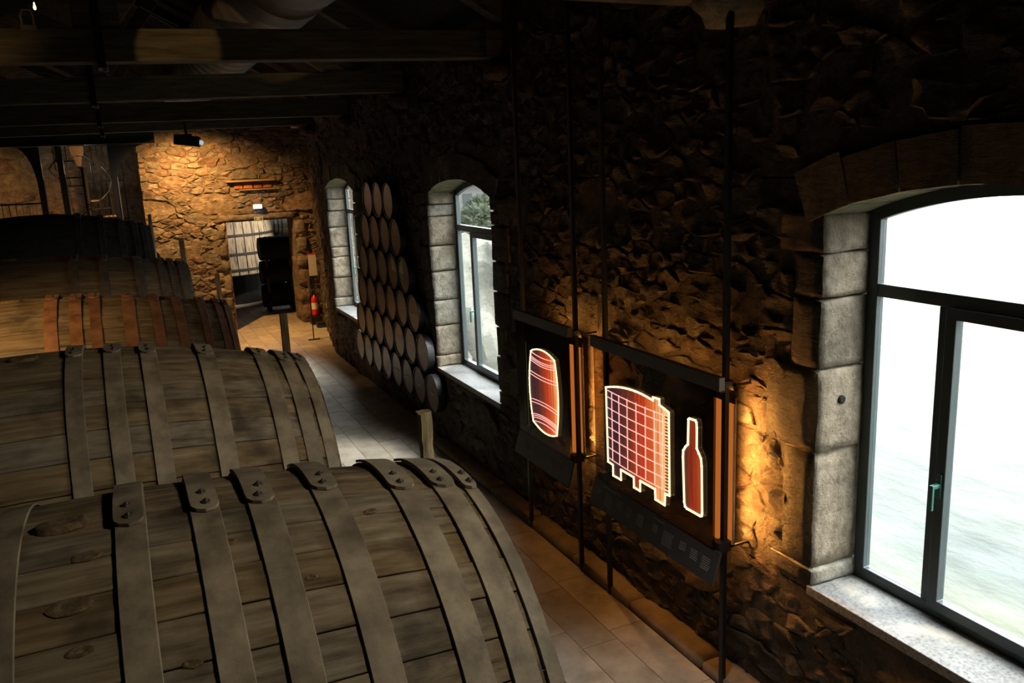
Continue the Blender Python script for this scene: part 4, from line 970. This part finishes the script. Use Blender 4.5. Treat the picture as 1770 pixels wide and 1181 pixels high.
def cask(name, loc, L_, Re, Rm, m_s, m_h, label, group, axis='x', nst=20):
    root = empty(name, loc, label=label, cat='cask', group=group)
    root.rotation_euler = (0, 0, 0 if axis == 'x' else PI / 2)
    R = lambda x: Rm - (Rm - Re) * (x / (L_ / 2)) ** 2
    V = []; fs = []; nx = 6; hw = PI / nst * .98
    for i in range(nx + 1):
        x = -L_ / 2 + L_ * i / nx
        for q, dr in ((-1, -.015), (-.92, 0), (.92, 0), (1, -.015)): V.append((x, (R(x) + dr) * math.sin(hw * q), (R(x) + dr) * math.cos(hw * q)))
    for i in range(nx):
        for j in range(3): fs.append((i * 4 + j, i * 4 + j + 1, i * 4 + 5 + j, i * 4 + 4 + j))
        fs.append((i * 4, i * 4 + 4, i * 4 + 7, i * 4 + 3))
    fs += [(0, 1, 2, 3), (nx * 4 + 3, nx * 4 + 2, nx * 4 + 1, nx * 4)]
    me = MB().add(V, fs).mesh('stave', m_s)
    for k in range(nst): inst('stave', me, root, (0, 0, Rm), (2 * PI * k / nst, 0, 0))
    for s in (-1, 1): MB().lathe([(Re - .012, s * (L_ / 2 - .03) - .008), (Re - .012, s * (L_ / 2 - .03) + .008)], (0, 0, Rm), 'x', 24).build('cask_head', m_s, root)
    for x in (-.42, -.28, -.15, .15, .28, .42):
        px = x * L_; MB().lathe([(R(px - .02) + .001, px - .02), (R(px - .02) + .006, px - .02), (R(px + .02) + .006, px + .02), (R(px + .02) + .001, px + .02)], (0, 0, Rm), 'x', 28).build('hoop', m_h, root)
    return root
cask('stacked_cask', (3.31, 20.95, .09), .80, .272, .287, M['cask'], M['cask'], 'black cask at the bottom of the dark stack beyond the doorway', 'black casks stacked beyond the door')
cask('stacked_cask', (3.31, 20.95, .665), .80, .272, .287, M['cask'], M['cask'], 'black cask in the middle of the dark stack beyond the doorway', 'black casks stacked beyond the door')
cask('stacked_cask', (3.31, 20.95, 1.24), .78, .27, .287, M['cask'], M['cask'], 'black cask on top of the dark stack beyond the doorway', 'black casks stacked beyond the door')
rk = empty('cask_rack', (3.31, 20.95, 0), label='low black rack under the dark cask stack beyond the doorway', cat='rack')
for s in (-.28, .28):
    MB().box(s - .03, s + .03, -.25, .25, 0, .10).build('rack_rail', M['black'], rk); MB().box(s - .03, s + .03, -.25, -.19, 0, 1.25).build('rack_post', M['black'], rk)
    for z in (.645, 1.22): MB().box(s - .03, s + .03, -.2, .2, z - .008, z + .022).build('rack_shelf', M['black'], rk)
for k in range(3):
    cask('shelf_cask', (4.22 + .0 * k, 24.6 + .0, .35 + .62 * k), .8, .26, .30, M['vat'], M['vathoop'], 'pale cask on the rack at the far right beyond the doorway, %s level' % ('bottom', 'middle', 'top')[k], 'pale casks beyond the door', 'x', 18)
rk2 = empty('cask_rack', (4.25, 24.6, 0), label='rack holding the pale casks at the far right beyond the doorway', cat='rack')
for s in (-.3, .3):
    for k in range(3): MB().box(s - .03, s + .03, -.3, .3, .31 + .62 * k, .355 + .62 * k).build('rack_rail', M['black'], rk2)
    MB().box(s - .03, s + .03, .31, .37, 0, 2.2).build('rack_post', M['black'], rk2)

# ---------------------------------------------------------------- far left: columns, spiral stair, railing
for x, y, zt, lb in ((-1.27, 18.1, 3.99, 'leftmost dark steel column before the recessed wall'), (-.90, 18.1, 3.99, 'dark steel column left of the spiral stair pole'), (-.02, 18.0, 3.99, 'dark steel column right of the spiral stair, with the curved bracket')):
    c = empty('steel_column', (x, y, 0), label=lb, cat='column', group='steel columns at the far left')
    MB().box(-.05, .05, -.05, .05, 0, zt).build('column_shaft', M['black'], c); MB().box(.05, .066, -.055, -.03, 0, zt - .6).build('column_edge_highlight', M['duct'], c)  # pale strip paints the light caught along the column edge
    if x > -.5 or x < -1.2:
        n = 12; s = 1 if x > -.5 else -1; Wd = .62 if s > 0 else .3; Hh_ = .78
        P = [(.05 * s, zt)] + [(s * (.05 + Wd * (1 - math.cos(PI / 2 * i / n))), zt - Hh_ * (1 - math.sin(PI / 2 * i / n))) for i in range(n + 1)]
        MB().prism(P, 'y', -.03, .03).build('curved_bracket', M['black'], c)
sp = empty('spiral_stair', (-.55, 18.75, 0), label='dark metal spiral stair behind the farthest barrel', cat='staircase')
MB().tube((0, 0, 0), (0, 0, 3.6), .05, n=14).build('center_pole', M['black'], sp)
for k in range(16):
    a = math.radians(200 + k * 26); z = 1.5 + k * .158 - .16 * 0
    if z > 3.75: break
    mb = MB(); w_ = .17; P = []
    for q in range(5):
        aa = a - w_ + 2 * w_ * q / 4; P.append((.5 * math.cos(aa), .5 * math.sin(aa)))
    P = [(.03 * math.cos(a - .5), .03 * math.sin(a - .5))] + P + [(.03 * math.cos(a + .5), .03 * math.sin(a + .5))]
    MB().prism(P, 'z', z, z + .025).build('stair_tread', M['ledge'] if k % 2 else M['steel'], sp)
    MB().tube((.48 * math.cos(a), .48 * math.sin(a), z), (.48 * math.cos(a), .48 * math.sin(a), z + .85), .009, n=6).build('baluster', M['black'], sp)
mb = MB(); mb.path([(.48 * math.cos(math.radians(200 + k * 26)), .48 * math.sin(math.radians(200 + k * 26)), 1.5 + k * .158 + .85) for k in range(12)], .014, n=6); mb.build('handrail', M['black'], sp)
ra = empty('balcony_railing', (-1.9, 18.6, 2.2), label='low railing of thin pale bars at the far left above the farthest barrel', cat='railing')
MB().box(-1.2, .62, -.015, .015, .74, .77).build('top_rail', M['black'], ra); MB().box(-1.2, .62, -.015, .015, 0, .03).build('bottom_rail', M['black'], ra)
bm_ = MB().tube((0, 0, .02), (0, 0, .75), .010, n=6).mesh('bar', M['edge'])
for k in range(16): inst('railing_bar', bm_, ra, (-1.15 + k * .115, 0, 0))
for s in (-1.2, .6): MB().box(s - .02, s + .02, -.02, .02, -2.2, .78).build('railing_post', M['black'], ra)
gr = empty('window_grille', (.0, 19.9, 2.2), label='tall dark metal grille of vertical bars behind the spiral stair', cat='grille')
for k in range(8): MB().tube((-.62 + k * .11, 0, -2.2), (-.62 + k * .11, 0, 1.9), .010, n=6).build('grille_bar', M['iron'], gr)
for z in (.3, 1.1, 1.85): MB().box(-.65, .18, -.012, .012, z, z + .025).build('grille_rail', M['iron'], gr)
pn = empty('pendant_lamp', (-.6, 18.3, 3.62), label='terracotta pendant lamp shade hanging below the dark girder', cat='lamp')
MB().lathe([(.035, 0), (.075, .17), (.075, .18)], (0, 0, 0), n=20).build('lower_shade', M['terracotta'], pn, smooth=False); MB().lathe([(.10, .2), (.125, .33), (.12, .37)], (0, 0, 0), n=20).build('upper_shade', M['terracotta'], pn); MB().tube((0, 0, .15), (0, 0, .39), .02).build('lamp_stem', M['black'], pn)
MB().tube((0, 0, -.06), (0, 0, 0), .012).build('lamp_tip', M['black'], pn)

# ---------------------------------------------------------------- outside: river, bank, house
WZ = -6.5
rv = empty('river', (200, 150, WZ), label='bright rippling river outside the windows', cat='river'); 
MB().add([(-196, -450, 0), (900, -450, 0), (900, 900, 0), (-196, 900, 0)], [(0, 1, 2, 3)]).build('water_surface', M['water'], rv)
bnk = empty('river_bank', (20, 60, WZ), label='green river bank rising behind pale rocks, seen through the middle window', cat='bank')
def bank_h(x, y):
    d = (y - 36 - max(0, (x - 14)) * 1.25 + 3 * noise.noise(Vector((x * .1, y * .1, 0))))     # distance behind the shore line
    if d < 0: return -1.0
    base = min(d * .62, 3.2) + max(0, min(d - 6, 80)) * .085
    return base + noise.noise(Vector((x * .25, y * .25, 4))) * 1.1 + noise.noise(Vector((x * .7, y * .7, 8))) * .45
mb = MB(); nx, ny = 60, 70; V = []
for i in range(nx + 1):
    for j in range(ny + 1):
        x = 4.5 + 80 * i / nx; y = 34 + 130 * (j / ny) ** 1.3; V.append((x, y, WZ + bank_h(x, y)))
mb.add(V, [(i * (ny + 1) + j, (i + 1) * (ny + 1) + j, (i + 1) * (ny + 1) + j + 1, i * (ny + 1) + j + 1) for i in range(nx) for j in range(ny)])
pbuild(mb, 'grassy_slope', M['hill'], bnk, smooth=True)
rk_ = random.Random(5)
RL = [(15.6, 38.5, 2.0, 4.6, 'tallest'), (18.2, 40.6, 1.9, 3.3, 'broad'), (19.8, 43.2, 1.7, 1.5, 'low right'), (13.2, 37.6, 1.5, 1.6, 'low left'), (21.6, 46.0, 1.6, 1.9, 'rightmost'), (16.6, 38.2, .9, .8, 'small front')]
for i, (x, y, R_, H_, nm) in enumerate(RL):
    b = empty('boulder', (x, y, WZ), label='%s pale boulder at the river edge seen through the middle window' % nm, cat='boulder', group='pale boulders on the bank')
    bm = bmesh.new(); bmesh.ops.create_icosphere(bm, subdivisions=3, radius=1)
    for v in bm.verts:
        c = v.co; nn = 1 + .35 * noise.noise(c * 1.6 + Vector((i * 3, 0, 0))) + .16 * noise.noise(c * 4 + Vector((i, 3, 0)))
        v.co = Vector((c.x * R_ * nn, c.y * R_ * nn, max(-.5, c.z) * H_ * nn + H_ * .35))
    m2 = MB(); bm.verts.index_update(); m2.v = [tuple(v.co) for v in bm.verts]; m2.f = [tuple(v.index for v in q.verts) for q in bm.faces]; bm.free()
    m2.build('rock_mass', M['rock'], b)
SHL = ['rounded green shrub low on the bank just above the pale boulders', 'larger green shrub halfway up the bank outside the middle window', 'shrub high on the bank below the pale house', 'shrub beside the left end of the pale house on the bank', 'small shrub on the bank right of the boulders']
for i, (x, y) in enumerate(((21.5, 52), (27.5, 66), (33, 78), (26.5, 80), (25.2, 56))):
    z = WZ + bank_h(x, y); s = empty('bank_shrub', (x, y, z), label=SHL[i], cat='shrub', group='shrubs on the river bank')
    m2 = MB(); bm = bmesh.new(); bmesh.ops.create_icosphere(bm, subdivisions=5, radius=1); R_ = rk_.uniform(.9, 1.7)
    for v in bm.verts: v.co = v.co * R_ * (1 + .4 * noise.noise(v.co * 3.5 + Vector((i, 0, 0))) + .25 * noise.noise(v.co * 11)) + Vector((0, 0, R_ * .6))
    bm.verts.index_update(); m2.v = [tuple(v.co) for v in bm.verts]; m2.f = [tuple(v.index for v in q.verts) for q in bm.faces]; bm.free(); m2.build('foliage', M['leaf'], s)
    MB().tube((0, 0, -.6), (0, 0, R_ * .6), .08).build('stem', M['post'], s)
hs = empty('riverside_house', (36, 88, WZ + 5.5), label='pale house with light gabled roof at the top of the middle window', cat='house', rz=.25)
MB().box(-9, 9, -4, 4, -3, 2.6).build('house_walls', M['housewall'], hs)
MB().prism([(-4.6, 2.5), (0, 5.4), (4.6, 2.5)], 'x', -9.4, 9.4).build('house_roof', M['roofslate'], hs)
MB().box(-9.4, 9.4, -4.7, -4.5, 2.3, 2.6).build('roof_edge', M['tileband'], hs)
for k in range(5): MB().box(-7.6 + k * 3.4, -6.4 + k * 3.4, -4.06, -3.95, -.6, 1.0).build('house_window', M['dark'], hs)
# daylight portals: tell the renderer where the sky comes in
for ya, yb in WINS:
    o = light('window_portal', 'AREA', (3.78, (ya + yb) / 2, (SILL + APEX) / 2), 1, (1, 1, 1), None, APEX - SILL + .1, yb - ya + .1)
    o.rotation_euler = (0, PI / 2, 0); o.data.cycles.is_portal = True
bpy.context.view_layer.update()
